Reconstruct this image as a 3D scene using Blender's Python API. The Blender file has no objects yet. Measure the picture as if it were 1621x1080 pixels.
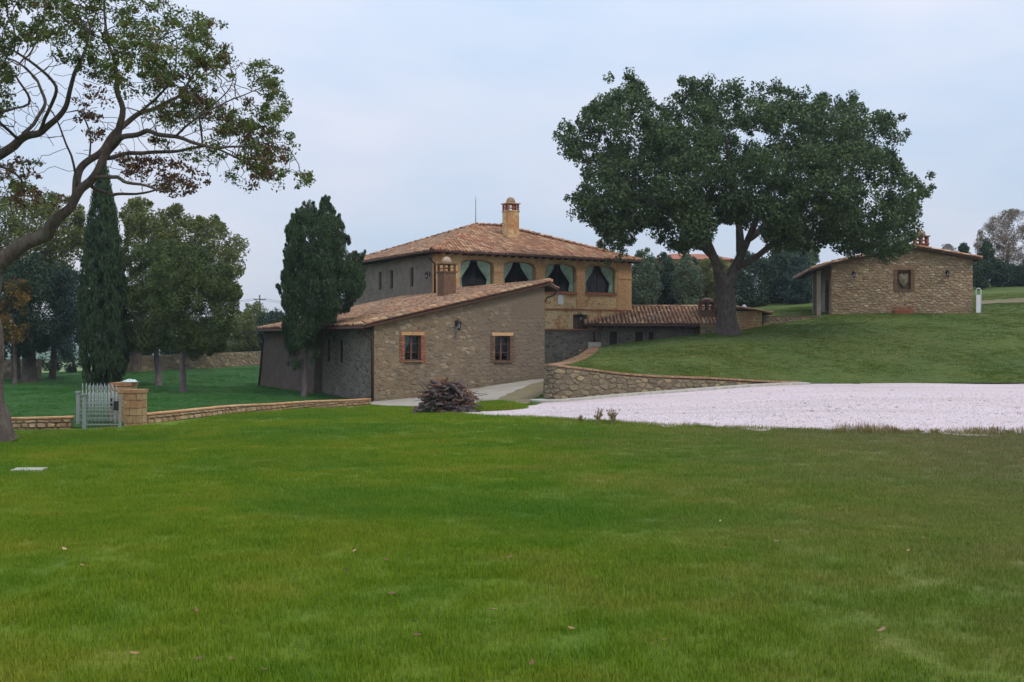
import bpy, bmesh, math, random
import numpy as np
from mathutils import Vector, Matrix, noise as mnoise
from mathutils.geometry import delaunay_2d_cdt, tessellate_polygon

random.seed(7); RNG = np.random.default_rng(7)
SC = bpy.context.scene
COL = SC.collection
R = math.radians

# ---------------------------------------------------------------- camera
cam_data = bpy.data.cameras.new('camera')
cam = bpy.data.objects.new('camera', cam_data); COL.objects.link(cam)
cam.location = (0, 0, 0); cam.rotation_euler = (R(90), 0, 0)
cam_data.sensor_width = 36; cam_data.lens = 36.64
cam_data.clip_start = 0.1; cam_data.clip_end = 6000
SC.camera = cam
SC.view_settings.view_transform = 'Standard'
SC.view_settings.look = 'None'
SC.view_settings.gamma = 1; SC.view_settings.exposure = 0.18
SC.view_settings.use_curve_mapping = False

# ---------------------------------------------------------------- sky and sun
SUN_EL, SUN_AZ = 52, 135      # azimuth clockwise from +Y: the sun stands right behind the camera
world = bpy.data.worlds.new('World'); SC.world = world; world.use_nodes = True
wt = world.node_tree; wn, wl = wt.nodes, wt.links; wn.clear()
w_out = wn.new('ShaderNodeOutputWorld'); w_bg = wn.new('ShaderNodeBackground')
sky = wn.new('ShaderNodeTexSky'); sky.sky_type = 'NISHITA'; sky.sun_disc = False
sky.sun_elevation = R(SUN_EL); sky.sun_rotation = R(SUN_AZ); sky.dust_density = 2.0; sky.altitude = 300
tc = wn.new('ShaderNodeTexCoord'); mp = wn.new('ShaderNodeMapping'); mp.inputs['Scale'].default_value = (1.2, 1.2, 3.4)
nz = wn.new('ShaderNodeTexNoise'); nz.inputs['Scale'].default_value = 2.3; nz.inputs['Detail'].default_value = 6
nz.inputs['Roughness'].default_value = .5
cr = wn.new('ShaderNodeValToRGB'); cr.color_ramp.elements[0].position = .32; cr.color_ramp.elements[1].position = .72
cr.color_ramp.elements[0].color = (4.5, 5.65, 7.2, 1); cr.color_ramp.elements[1].color = (6.7, 6.7, 7.5, 1)
mx = wn.new('ShaderNodeMixRGB'); mx.inputs[0].default_value = .86
wl.new(tc.outputs['Generated'], mp.inputs[0]); wl.new(mp.outputs[0], nz.inputs[0]); wl.new(nz.outputs[0], cr.inputs[0])
# an overcast sky grows brighter towards the zenith
sxyz = wn.new('ShaderNodeSeparateXYZ'); zr = wn.new('ShaderNodeMapRange'); zm = wn.new('ShaderNodeMixRGB'); zm.blend_type = 'MULTIPLY'; zm.inputs[0].default_value = 1
zr.inputs['From Min'].default_value = 0; zr.inputs['From Max'].default_value = 1; zr.inputs['To Min'].default_value = .93; zr.inputs['To Max'].default_value = 2.2
wl.new(tc.outputs['Generated'], sxyz.inputs[0]); wl.new(sxyz.outputs[2], zr.inputs['Value']); wl.new(cr.outputs[0], zm.inputs[1]); wl.new(zr.outputs[0], zm.inputs[2])
wl.new(sky.outputs[0], mx.inputs[1]); wl.new(zm.outputs[0], mx.inputs[2])
wl.new(mx.outputs[0], w_bg.inputs[0]); w_bg.inputs[1].default_value = .1
wl.new(w_bg.outputs[0], w_out.inputs[0])
sl = bpy.data.lights.new('sun', 'SUN'); sl.energy = 1.35; sl.angle = R(14); sl.color = (1, .93, .84)
so = bpy.data.objects.new('sun', sl); COL.objects.link(so)
az, el = R(SUN_AZ), R(SUN_EL)
to_sun = Vector((math.sin(az)*math.cos(el), math.cos(az)*math.cos(el), math.sin(el)))
so.rotation_euler = to_sun.to_track_quat('Z', 'Y').to_euler(); so.location = (20, -20, 40)

# ---------------------------------------------------------------- helpers
F = 1650.0; CX = 810.5; CY = 540.0
def P(px, py, Y): return Vector(((px-CX)/F*Y, Y, (CY-py)/F*Y))

def tag(o, label=None, cat=None, group=None, kind=None):
    if label: o['label'] = label
    if cat: o['category'] = cat
    if group: o['group'] = group
    if kind: o['kind'] = kind
    return o
def link(o, parent=None):
    COL.objects.link(o)
    if parent is not None: o.parent = parent
    return o
def empty(name, loc, rz=0, label=None, cat=None, group=None):
    o = bpy.data.objects.new(name, None); o.location = loc; o.rotation_euler = (0, 0, rz); o.empty_display_size = .3
    link(o); return tag(o, label, cat, group)
def npmesh(name, V, Fc, mat=None, attrs=None, smooth=False):
    """V (n,3), Fc (m,k) arrays -> mesh"""
    V = np.asarray(V, np.float32); Fc = np.asarray(Fc, np.int32)
    me = bpy.data.meshes.new(name)
    m, k = Fc.shape
    me.vertices.add(len(V)); me.vertices.foreach_set('co', V.ravel())
    me.loops.add(m*k); me.loops.foreach_set('vertex_index', Fc.ravel())
    me.polygons.add(m); me.polygons.foreach_set('loop_start', np.arange(0, m*k, k, dtype=np.int32))
    me.polygons.foreach_set('loop_total', np.full(m, k, np.int32))
    if smooth: me.polygons.foreach_set('use_smooth', np.ones(m, bool))
    me.update(calc_edges=True)
    if attrs:
        for an, av in attrs.items():
            a = me.attributes.new(an, 'FLOAT', 'POINT'); a.data.foreach_set('value', np.asarray(av, np.float32))
    if mat: me.materials.append(mat)
    return me
def npobj(name, V, Fc, mat, parent=None, attrs=None, smooth=False):
    return link(bpy.data.objects.new(name, npmesh(name, V, Fc, mat, attrs, smooth)), parent)

class MB:
    """collects simple solids; build() links them as one mesh object"""
    def __init__(s): s.v = []; s.f = []; s.a = []; s.sm = []
    def add(s, vs, fs, rnd=None, smooth=False):
        o = len(s.v); s.v += [tuple(v) for v in vs]; s.f += [tuple(i+o for i in f) for f in fs]
        s.sm += [smooth]*len(fs)
        s.a += [random.random() if rnd is None else rnd]*len(vs)
    def box(s, x0, x1, y0, y1, z0, z1, M=None, rnd=None):
        vs = [Vector(p) for p in ((x0,y0,z0),(x1,y0,z0),(x1,y1,z0),(x0,y1,z0),(x0,y0,z1),(x1,y0,z1),(x1,y1,z1),(x0,y1,z1))]
        if M is not None: vs = [M@v for v in vs]
        s.add(vs, [(0,3,2,1),(4,5,6,7),(0,1,5,4),(1,2,6,5),(2,3,7,6),(3,0,4,7)], rnd)
    def hexa(s, p8, rnd=None):
        s.add(p8, [(0,3,2,1),(4,5,6,7),(0,1,5,4),(1,2,6,5),(2,3,7,6),(3,0,4,7)], rnd)
    def tube(s, pts, rad, n=8, cap=True, rnd=None):
        pts = [Vector(p) for p in pts]
        if not hasattr(rad, '__len__'): rad = [rad]*len(pts)
        vs = []; fs = []; ref = Vector((.31, .17, .93))
        for i, p in enumerate(pts):
            d = (pts[min(i+1, len(pts)-1)] - pts[max(i-1, 0)])
            d = d.normalized() if d.length > 1e-9 else Vector((0,0,1))
            a = d.cross(ref)
            if a.length < .15: a = d.cross(Vector((1,0,0)))
            a.normalize(); b = d.cross(a)
            for k in range(n):
                t = 2*math.pi*k/n; vs.append(p + (a*math.cos(t)+b*math.sin(t))*rad[i])
        for i in range(len(pts)-1):
            for k in range(n):
                fs.append((i*n+k, i*n+(k+1)%n, (i+1)*n+(k+1)%n, (i+1)*n+k))
        if cap:
            fs.append(tuple(range(n))[::-1]); fs.append(tuple(range((len(pts)-1)*n, len(pts)*n)))
        s.add(vs, fs, rnd, smooth=n >= 6)
    def lathe(s, prof, n=14, c=(0,0,0), rnd=None):
        vs = []; fs = []
        for r, z in prof:
            for k in range(n):
                t = 2*math.pi*k/n; vs.append((c[0]+r*math.cos(t), c[1]+r*math.sin(t), c[2]+z))
        for i in range(len(prof)-1):
            for k in range(n): fs.append((i*n+k, i*n+(k+1)%n, (i+1)*n+(k+1)%n, (i+1)*n+k))
        fs.append(tuple(range(n))[::-1]); fs.append(tuple(range((len(prof)-1)*n, len(prof)*n)))
        s.add(vs, fs, rnd, smooth=True)
    def mesh(s, name, mat):
        me = bpy.data.meshes.new(name); me.from_pydata(s.v, [], s.f); me.update()
        if len(s.f): me.polygons.foreach_set('use_smooth', s.sm)
        a = me.attributes.new('rnd', 'FLOAT', 'POINT'); a.data.foreach_set('value', s.a)
        if mat: me.materials.append(mat)
        return me
    def build(s, name, mat, parent=None, label=None, kind=None):
        o = link(bpy.data.objects.new(name, s.mesh(name, mat)), parent)
        if label: o['label'] = label
        if kind: o['kind'] = kind
        return o

# ---------------------------------------------------------------- materials
def srgb(h):
    c = [int(h[i:i+2], 16)/255 for i in (0, 2, 4)]
    return tuple((x/12.92 if x <= .04045 else ((x+.055)/1.055)**2.4) for x in c)+(1,)
class NT:
    def __init__(s, name):
        s.m = bpy.data.materials.new(name); s.m.use_nodes = True; s.t = s.m.node_tree; s.t.nodes.clear()
        s.out = s.n('OutputMaterial')
    def n(s, typ, **kw):
        nd = s.t.nodes.new('ShaderNode'+typ)
        for k, v in kw.items():
            if k.startswith('i_'):
                key = k[2:]; key = int(key) if key.isdigit() else key.replace('_', ' ')
                nd.inputs[key].default_value = v
            else: setattr(nd, k, v)
        return nd
    def l(s, a, b): s.t.links.new(a, b)
    def ramp(s, fac, stops):
        r = s.n('ValToRGB'); e = r.color_ramp.elements
        while len(e) < len(stops): e.new(.5)
        for i, (p, c) in enumerate(stops): e[i].position = p; e[i].color = c if len(c) == 4 else tuple(c)+(1,)
        s.l(fac, r.inputs[0]); return r.outputs[0]
    def noise(s, scale, detail=4, rough=.55, vec=None, stretch=None):
        if vec is None:
            g = s.n('NewGeometry'); vec = g.outputs['Position']
        if stretch:
            mp = s.n('Mapping'); mp.inputs['Scale'].default_value = stretch; s.l(vec, mp.inputs[0]); vec = mp.outputs[0]
        t = s.n('TexNoise'); t.inputs['Scale'].default_value = scale; t.inputs['Detail'].default_value = detail
        t.inputs['Roughness'].default_value = rough; s.l(vec, t.inputs[0]); return t.outputs[0]
    def mix(s, fac, a, b, mode='MIX'):
        m = s.n('MixRGB', blend_type=mode)
        for i, x in ((0, fac), (1, a), (2, b)):
            if isinstance(x, (int, float)): m.inputs[i].default_value = x if i == 0 else (x, x, x, 1)
            elif isinstance(x, tuple): m.inputs[i].default_value = x if len(x) == 4 else x+(1,)
            else: s.l(x, m.inputs[i])
        return m.outputs[0]
    def math(s, op, a, b=0.0):
        m = s.n('Math', operation=op)
        for i, x in ((0, a), (1, b)):
            if isinstance(x, (int, float)): m.inputs[i].default_value = x
            else: s.l(x, m.inputs[i])
        return m.outputs[0]
    def rnd(s):
        a = s.n('Attribute', attribute_name='rnd'); o = s.n('ObjectInfo')
        return s.math('FRACT', s.math('ADD', a.outputs['Fac'], o.outputs['Random']))
    def finish(s, col, rough=.9, bump=None, bdist=.02, bstr=.6, trans=0, metal=0, spec=.3):
        p = s.n('BsdfPrincipled'); p.inputs['Roughness'].default_value = rough; p.inputs['Metallic'].default_value = metal
        p.inputs['Specular IOR Level'].default_value = spec
        if isinstance(col, tuple): p.inputs['Base Color'].default_value = col
        else: s.l(col, p.inputs['Base Color'])
        if bump is not None:
            b = s.n('Bump'); b.inputs['Strength'].default_value = bstr; b.inputs['Distance'].default_value = bdist
            s.l(bump, b.inputs['Height']); s.l(b.outputs[0], p.inputs['Normal'])
        sh = p.outputs[0]
        if trans:
            t = s.n('BsdfTranslucent')
            if isinstance(col, tuple): t.inputs[0].default_value = col
            else: s.l(col, t.inputs[0])
            mm = s.n('MixShader'); mm.inputs[0].default_value = trans
            s.l(sh, mm.inputs[1]); s.l(t.outputs[0], mm.inputs[2]); sh = mm.outputs[0]
        s.l(sh, s.out.inputs[0]); return s.m

def flat(name, col, rough=.7, scale=6, var=.25, bump=.3, metal=0, bdist=.01):
    t = NT(name); n = t.noise(scale, 5)
    lo = tuple(c*(1-var) for c in col[:3])+(1,); hi = tuple(min(1, c*(1+var)) for c in col[:3])+(1,)
    c = t.ramp(n, [(.3, lo), (.7, hi)])
    return t.finish(c, rough, t.noise(scale*6, 4), bdist, bump, metal=metal)

def stone_mat(name, cols, grey=.35, dark=.5):
    """one colour per stone from its random value, patched with lichen and grime"""
    t = NT(name); r = t.rnd()
    st = [(i/(len(cols)-1), c) for i, c in enumerate(cols)]
    c = t.ramp(r, st)
    c = t.mix(t.ramp(t.noise(.8, 4), [(.4, (0,0,0,1)), (.7, (.55,.55,.55,1))]), c, cols[1])
    v = t.ramp(t.noise(9, 6, .65), [(.25, (.55,.55,.55,1)), (.75, (1.35,1.35,1.35,1))])
    c = t.mix(1.0, c, v, 'MULTIPLY')
    c = t.mix(t.ramp(t.noise(1.7, 5, .6), [(.48, (0,0,0,1)), (.7, (grey,)*3+(1,))]), c, srgb('6e6a62'))
    c = t.mix(t.ramp(t.noise(.45, 5, .6, stretch=(1,1,.5)), [(.45, (0,0,0,1)), (.75, (dark,)*3+(1,))]), c, srgb('443c36'))
    return t.finish(c, .92, t.noise(22, 6, .7), .03, .8)

M = {}
ochre = [srgb('8a7860'), srgb('7c6a52'), srgb('9a8a70'), srgb('6e5f4e'), srgb('aa9a80'), srgb('867564'), srgb('80624c')]
M['stone_front'] = stone_mat('stone_front', ochre, .55, .5)
def front_tint(m):
    nt = m.node_tree; p = [n for n in nt.nodes if n.type == 'BSDF_PRINCIPLED'][0]; src = p.inputs['Base Color'].links[0].from_socket
    g = nt.nodes.new('ShaderNodeNewGeometry'); sx = nt.nodes.new('ShaderNodeSeparateXYZ'); nt.links.new(g.outputs['Position'], sx.inputs[0])
    nz_ = nt.nodes.new('ShaderNodeTexNoise'); nz_.inputs['Scale'].default_value = .7; nz_.inputs['Detail'].default_value = 5; nt.links.new(g.outputs['Position'], nz_.inputs[0])
    a = nt.nodes.new('ShaderNodeMath'); a.operation = 'MULTIPLY_ADD'; a.inputs[1].default_value = 5; nt.links.new(nz_.outputs[0], a.inputs[0]); nt.links.new(sx.outputs[0], a.inputs[2])
    r = nt.nodes.new('ShaderNodeMapRange'); r.inputs['From Min'].default_value = -2.2; r.inputs['From Max'].default_value = 3.2; r.inputs['To Max'].default_value = .75; nt.links.new(a.outputs[0], r.inputs['Value'])
    mx_ = nt.nodes.new('ShaderNodeMixRGB'); mx_.inputs[2].default_value = srgb('6f6255'); nt.links.new(r.outputs[0], mx_.inputs[0]); nt.links.new(src, mx_.inputs[1]); nt.links.new(mx_.outputs[0], p.inputs['Base Color'])
front_tint(M['stone_front'])
M['stone_gable'] = stone_mat('stone_gable', [srgb('a8927a'), srgb('9a846a'), srgb('b6a288'), srgb('8c745c'), srgb('a49074'), srgb('967c64'), srgb('c6b698')], .2, .15)
M['stone_wall'] = stone_mat('stone_wall', [srgb('857660'), srgb('766a56'), srgb('928268'), srgb('6e6252'), srgb('a4946e'), srgb('7d6c58')], .3, .25)
M['stone_kerb'] = stone_mat('stone_kerb', [srgb('b09070'), srgb('a08360'), srgb('bfa480'), srgb('8f6d50'), srgb('b39c78')], .15, .1)
M['ashlar'] = stone_mat('ashlar', [srgb('ac9068'), srgb('a48660'), srgb('b69c74'), srgb('a0704e'), srgb('9c805a')], .1, .05)

def mortar(name, a, b, g=.4, gcol='5d5850', sc=2.2):
    t = NT(name)
    c = t.ramp(t.noise(sc, 8, .65), [(.3, a), (.7, b)])
    c = t.mix(t.ramp(t.noise(.5, 5, .6), [(.42, (0,0,0,1)), (.7, (g,)*3+(1,))]), c, srgb(gcol))
    c = t.mix(t.ramp(t.noise(2.2, 5, .6, stretch=(1,1,.18)), [(.55, (0,0,0,1)), (.8, (g*.7,)*3+(1,))]), c, srgb('3d3833'))
    h = t.noise(14, 8, .7)
    return t.finish(c, .95, h, .06, .9)
M['mortar_front'] = mortar('mortar_front', srgb('76674f'), srgb('927f62'))
front_tint(M['mortar_front'])
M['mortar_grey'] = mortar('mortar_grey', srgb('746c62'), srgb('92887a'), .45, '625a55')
M['mortar_gable'] = mortar('mortar_gable', srgb('7d6648'), srgb('9c855f'), .2)
M['mortar_wall'] = mortar('mortar_wall', srgb('5f5444'), srgb('80725a'), .35)
def plaster():
    t = NT('ochre_plaster')
    c = t.ramp(t.noise(1.6, 7, .6), [(.3, srgb('c09f6c')), (.7, srgb('d4bb90'))])
    c = t.mix(t.ramp(t.noise(.9, 6, .7), [(.52, (0,0,0,1)), (.57, (.7,)*3+(1,))]), c, srgb('b07848'))
    c = t.mix(t.ramp(t.noise(3.1, 6, .7), [(.57, (0,0,0,1)), (.62, (.6,)*3+(1,))]), c, srgb('95583a'))
    c = t.mix(t.ramp(t.noise(.5, 5, .6, stretch=(1,1,.4)), [(.5, (0,0,0,1)), (.8, (.4,)*3+(1,))]), c, srgb('7a6d58'))
    return t.finish(c, .93, t.noise(9, 8, .7), .04, .7)
M['plaster'] = plaster()
M['brick'] = stone_mat('brick', [srgb('9c6048'), srgb('8c543e'), srgb('a87456'), srgb('a0604a'), srgb('84503e')], .1, .1)
M['brick_soft'] = stone_mat('brick_soft', [srgb('c69c70'), srgb('bc8e60'), srgb('cfa980'), srgb('bc8258'), srgb('c9a176')], .1, .1)
M['coping'] = stone_mat('coping', [srgb('a8846a'), srgb('9a7458'), srgb('b08c70'), srgb('a07a60')], .3, .2)
M['brick_old'] = stone_mat('brick_old', [srgb('7e6048'), srgb('705340'), srgb('8a6c50'), srgb('765040'), srgb('68584a')], .3, .2)
def tile_mat(name, cols, moss=.5):
    t = NT(name); c = t.ramp(t.rnd(), [(i/(len(cols)-1), srgb(h)) for i, h in enumerate(cols)])
    c = t.mix(.1, c, srgb(cols[3])); c = t.mix(t.ramp(t.noise(5, 6, .7), [(.5, (0,0,0,1)), (.72, (moss,)*3+(1,))]), c, srgb('8d8460'))
    c = t.mix(t.ramp(t.noise(.6, 5, .6), [(.45, (0,0,0,1)), (.7, (moss*.8,)*3+(1,))]), c, srgb('776a58'))
    c = t.mix(t.ramp(t.noise(14, 4, .6), [(.58, (0,0,0,1)), (.7, (.5,)*3+(1,))]), c, srgb('4c3c34'))
    return t.finish(c, .9, t.noise(40, 4), .01, .5)
M['tile'] = tile_mat('roof_tile', ['a0664a','b68062','92604a','ae8062','c8a27c','9c765e','7c5848','bc9678','d0b090'], .45)
M['tile_old'] = tile_mat('roof_tile_old', ['9c6c50','ac8262','8a6250','a4785c','c09c78','8c7260','7c5e50','b08c6e','cbb08c'], .5)
M['channel_shade'] = flat('shaded_channel_tile', srgb('563c30'), .95)  # channel tiles, darkened so the shadow between cover tiles is in their colour
M['timber'] = flat('dark_timber', srgb('3e322b'), .85)
M['under'] = flat('eave_timber', srgb('4a3a34'), .9)
M['metal_dark'] = flat('dark_metal', srgb('33302f'), .55, metal=.3)
M['copper'] = flat('brown_downpipe', srgb('46302c'), .5, metal=.2)
M['frame_wood'] = flat('window_wood', srgb('5c4438'), .7)
M['galv'] = flat('galvanised_steel', srgb('8a918e'), .5, 20, .15, .1, metal=.25)
M['concrete'] = flat('pale_concrete', srgb('aaa69c'), .9)
M['white'] = flat('white_paint', srgb('d8d8dc'), .5, 5, .08, .1)
M['terracotta'] = flat('terracotta', srgb('9a5c44'), .85)
M['travertine'] = flat('travertine', srgb('c2ae98'), .8)
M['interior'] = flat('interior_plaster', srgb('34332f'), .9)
M['bag'] = flat('pale_plastic', srgb('a9bcb4'), .4, 12, .2, .3)
M['render_brown'] = mortar('render_brown', srgb('5e5048'), srgb('75655a'), .5, '544c4a')
def curtain():
    t = NT('sage_curtain'); c = t.ramp(t.noise(4, 4), [(.3, srgb('9db8a0')), (.7, srgb('c6d8c4'))])
    return t.finish(c, .9, t.noise(30, 3), .005, .4, trans=.25)
M['curtain'] = curtain()
def glass():
    t = NT('window_glass'); tr = t.n('BsdfTransparent'); tr.inputs[0].default_value = (.72, .78, .8, 1)
    g = t.n('BsdfGlossy'); g.inputs['Roughness'].default_value = .04; fr = t.n('Fresnel'); fr.inputs[0].default_value = 1.35
    m = t.n('MixShader'); t.l(fr.outputs[0], m.inputs[0]); t.l(tr.outputs[0], m.inputs[1]); t.l(g.outputs[0], m.inputs[2])
    t.l(m.outputs[0], t.out.inputs[0]); return t.m
M['glass'] = glass()

def leaf_mat(name, cols, trans=.3, clump=.9):
    t = NT(name); c = t.ramp(t.rnd(), [(i/(len(cols)-1), srgb(h)) for i, h in enumerate(cols)])
    v = t.ramp(t.noise(clump, 3), [(.3, (.7,.72,.78,1)), (.7, (1.25,1.22,1.1,1))])
    c = t.mix(1.0, c, v, 'MULTIPLY')
    return t.finish(c, .65, trans=trans, spec=.25)
M['leaf_oak'] = leaf_mat('leaf_oak', ['465a36','3e5236','546a3e','384c36','5e7244','48593a','5e6644'])
M['leaf_near'] = leaf_mat('leaf_near', ['53662f','4a5c2c','667536','425228','727e3e','5a6834','7c6c40'])
M['leaf_brown'] = leaf_mat('leaf_brown', ['6b4a3c','5c4236','7d5a40','4f3d33','6d6038','845c42'])
M['leaf_cypress'] = leaf_mat('leaf_cypress', ['2c4028','384e2e','263824','465a32','31442a'], .15)
M['leaf_pine'] = leaf_mat('leaf_pine', ['44562c','505f30','36462a','5e6a34','42502c'], .2)
M['leaf_mixed'] = leaf_mat('leaf_mixed', ['5a6434','68703a','4c5834','7c7e42','5c6438'], .3)
M['leaf_olive'] = leaf_mat('leaf_olive', ['5a6a50','4e5f48','697658','44543f','5f6b4e'], .2)
M['leaf_dark'] = leaf_mat('leaf_dark', ['2c4030','364c36','24382c','44583c'], .2)
M['leaf_gold'] = leaf_mat('leaf_gold', ['7c6a2c','8c6a30','686a30','9a6438','5c6030'], .3)
M['leaf_grey'] = leaf_mat('leaf_grey', ['7a6c60','8c7c6a','6a625a','786a50','877468'], .25)
M['leaf_blue'] = leaf_mat('leaf_blue', ['324a42','3e564a','2a403a','4a5e4e'], .2)
def bark(name, a, b, sc=10):
    t = NT(name); n = t.noise(sc, 8, .7, stretch=(1,1,.25))
    c = t.ramp(n, [(.3, a), (.7, b)])
    c = t.mix(t.ramp(t.noise(2.5, 5), [(.5, (0,0,0,1)), (.75, (.5,)*3+(1,))]), c, srgb('6f7062'))
    return t.finish(c, .95, n, .06, 1.0)
M['bark'] = bark('bark_oak', srgb('38302c'), srgb('6e6058'))
M['bark_dark'] = bark('bark_dark', srgb('352e2b'), srgb('665a52'))
M['bark_pine'] = bark('bark_pine', srgb('4c4244'), srgb('7c6e6e'))

# ---------------------------------------------------------------- terrain
def tps(pts):
    pts = np.array(pts, float); n = len(pts)
    S = 40.0
    xy = pts[:, :2]/S; z = pts[:, 2]
    d = np.linalg.norm(xy[:, None]-xy[None], axis=2)
    K = np.where(d > 0, d**2*np.log(d+1e-12), 0) + np.eye(n)*1e-3
    Pm = np.hstack([np.ones((n, 1)), xy])
    A = np.block([[K, Pm], [Pm.T, np.zeros((3, 3))]])
    w = np.linalg.solve(A, np.concatenate([z, np.zeros(3)]))
    def f(X, Y):
        X = np.asarray(X, float); Y = np.asarray(Y, float)
        q = np.stack([X.ravel(), Y.ravel()], 1)/S
        out = np.empty(len(q))
        for i in range(0, len(q), 20000):
            qq = q[i:i+20000]
            dd = np.linalg.norm(qq[:, None]-xy[None], axis=2)
            out[i:i+20000] = np.where(dd > 0, dd**2*np.log(dd+1e-12), 0)@w[:n] + w[n] + qq@w[n+1:]
        return out.reshape(X.shape)
    return f
def cp(px, py, Y): v = P(px, py, Y); return (v.x, v.y, v.z)
low_pts = [(0,-8,-1.6),(-14,-6,-1.7),(14,-6,-1.55),(0,2,-1.62),(-5,6,-1.68),(5,6,-1.62),(0,12,-1.8),
  cp(0,1080,5.05), cp(1621,690,20), cp(1300,684,21), cp(1000,673,24), cp(760,660,30), cp(705,657,32), cp(1621,800,10.8), cp(400,800,11.3),
  cp(1621,608,43), cp(1260,608,43), cp(862,637,38.5), cp(540,645,41.5), cp(222,672,30), cp(121,684,28.5), cp(5,702,22), cp(-200,700,23),
  cp(45,748,15.5), cp(592,637,46), cp(425,612,58.4), cp(858,600,50.7), cp(640,641,43), cp(165,612,58), cp(290,621,50), cp(250,611,57),
  cp(420,577,80), cp(200,590,68), cp(40,598,68), cp(-200,600,68), cp(900,600,58), cp(1621,640,31),
  (10,60,-1.8),(30,60,-1.8),(60,60,-1.8),(60,20,-1.7),(60,-10,-1.5),(-40,-10,-1.7),(-40,20,-2.2),(-60,60,-2.6),
  (-50,110,-5),(-20,110,-3.5),(20,110,-2.5),(70,110,-2.5),(-140,200,-14),(0,220,-12),(140,200,-8),(-150,60,-6),(150,60,-2),(-150,-60,-4),(150,-60,-2),(0,-80,-2)]
G0 = tps(low_pts)
def G(X, Y):
    X = np.asarray(X, float); Y = np.asarray(Y, float)
    z = G0(X, Y)
    return z + .02*np.sin(X*.9+Y*.35)*np.cos(Y*.6-X*.2) + .03*np.sin(X*.23+1)*np.sin(Y*.31)
mound_pts = [cp(862,577,38.5), cp(995,594.7,40), cp(1140,601,41.5), cp(1260,606,43), cp(1621,607,43), cp(2100,607,43),
  cp(925,562,50), cp(950,553,61), cp(1152,529,55), cp(1100,534,61), cp(1040,542,61), cp(1200,522,63),
  cp(1316,500,65.5), cp(1430,497,65.5), cp(1540,494.5,65.5), cp(1621,489,66), cp(1800,480,68), cp(1621,455,90), cp(1540,458,88), cp(1250,490,78), cp(1380,480,80),
  cp(1030,505,80), (7.6,66.5,-.1), (0,85,.2), (-12,110,1), (20,125,4.6), (60,130,7.2), (90,80,4), (80,50,0), (-40,180,-2), (100,220,6),
  cp(1400,560,51), cp(1621,556,51)]
M0 = tps(mound_pts)
def Mh(X, Y): return M0(X, Y) + .03*np.sin(np.asarray(X)*.5+2)*np.sin(np.asarray(Y)*.4)
def g1(x, y): return float(G(np.array([x]), np.array([y]))[0])
def m1(x, y): return float(Mh(np.array([x]), np.array([y]))[0])
def hit(px, py, fn=G, y0=4, y1=140):
    """where the ray through a pixel of the photograph meets the ground"""
    Y = np.linspace(y0, y1, 1500); z = fn((px-CX)/F*Y, Y); ray = (CY-py)/F*Y
    k = np.nonzero(z >= ray)[0]
    y = Y[k[0]] if len(k) else y1
    return Vector(((px-CX)/F*y, y, float(fn(np.array([(px-CX)/F*y]), np.array([y]))[0])))

def grass_mat(name, near):
    t = NT(name)
    big = t.noise(.16, 5, .6); mid = t.noise(.9, 5, .65); fine = t.noise(26, 3, .7)
    c = t.ramp(mid, [(.3, srgb('557312')), (.5, srgb('687c18')), (.7, srgb('7d8026'))])
    c = t.mix(t.ramp(big, [(.45, (0,0,0,1)), (.62, (.7,)*3+(1,))]), c, srgb('426c1c'))
    # drier, greyer turf towards the right of the lawn
    g = t.n('NewGeometry'); sx = t.n('SeparateXYZ'); t.l(g.outputs['Position'], sx.inputs[0])
    if near:
        dry = t.math('MULTIPLY_ADD', sx.outputs[0], .13); dry.node.inputs[2].default_value = -.02
        dry = t.math('ADD', dry, t.math('MULTIPLY', t.math('SUBTRACT', mid, .5), .9))
        dry = t.ramp(dry, [(0, (0,0,0,1)), (1, (.85,)*3+(1,))])
        c = t.mix(dry, c, srgb('776f50'))
    v = t.ramp(fine, [(.25, (.72,)*3+(1,)), (.75, (1.22,)*3+(1,))])
    c = t.mix(1.0, c, v, 'MULTIPLY')
    h = t.noise(34, 4, .7)
    return t, c, h
def ground_grass(name, tint=None, near=True):
    t, c, h = grass_mat(name, near)
    if not near:      # mown turf seen from afar: worn streaks, clover and tufts
        c = t.mix(t.ramp(t.noise(.35, 7, .7, stretch=(.6,1.4,1)), [(.5, (0,0,0,1)), (.72, (.55,)*3+(1,))]), c, srgb('5f5a30'))
        c = t.mix(1.0, c, t.ramp(t.noise(5, 8, .75, stretch=(1,.7,1)), [(.3, (.6,)*3+(1,)), (.7, (1.4,)*3+(1,))]), 'MULTIPLY')
    if tint: c = t.mix(tint[0], c, tint[1])
    return t.finish(c, .95, h, .05, .9)
M['lawn'] = ground_grass('lawn_turf')
M['lawn_hill'] = ground_grass('hill_turf', (.65, srgb('454f26')), False)
M['lawn_left'] = ground_grass('left_turf', (.9, srgb('1a4e12')), False)
def blade_mat():
    t, c, h = grass_mat('grass_blades', True)
    o = t.n('ObjectInfo'); r = t.n('Attribute', attribute_name='rnd')
    c = t.mix(1.0, c, t.ramp(r.outputs['Fac'], [(0, (.8,.9,.7,1)), (.6, (1.25,1.3,1.1,1)), (.96, (1.35,1.3,1.2,1)), (1, (1.8,1.6,1.4,1))]), 'MULTIPLY')
    return t.finish(c, .7, trans=.3, spec=.2)
M['blade'] = blade_mat()
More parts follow.
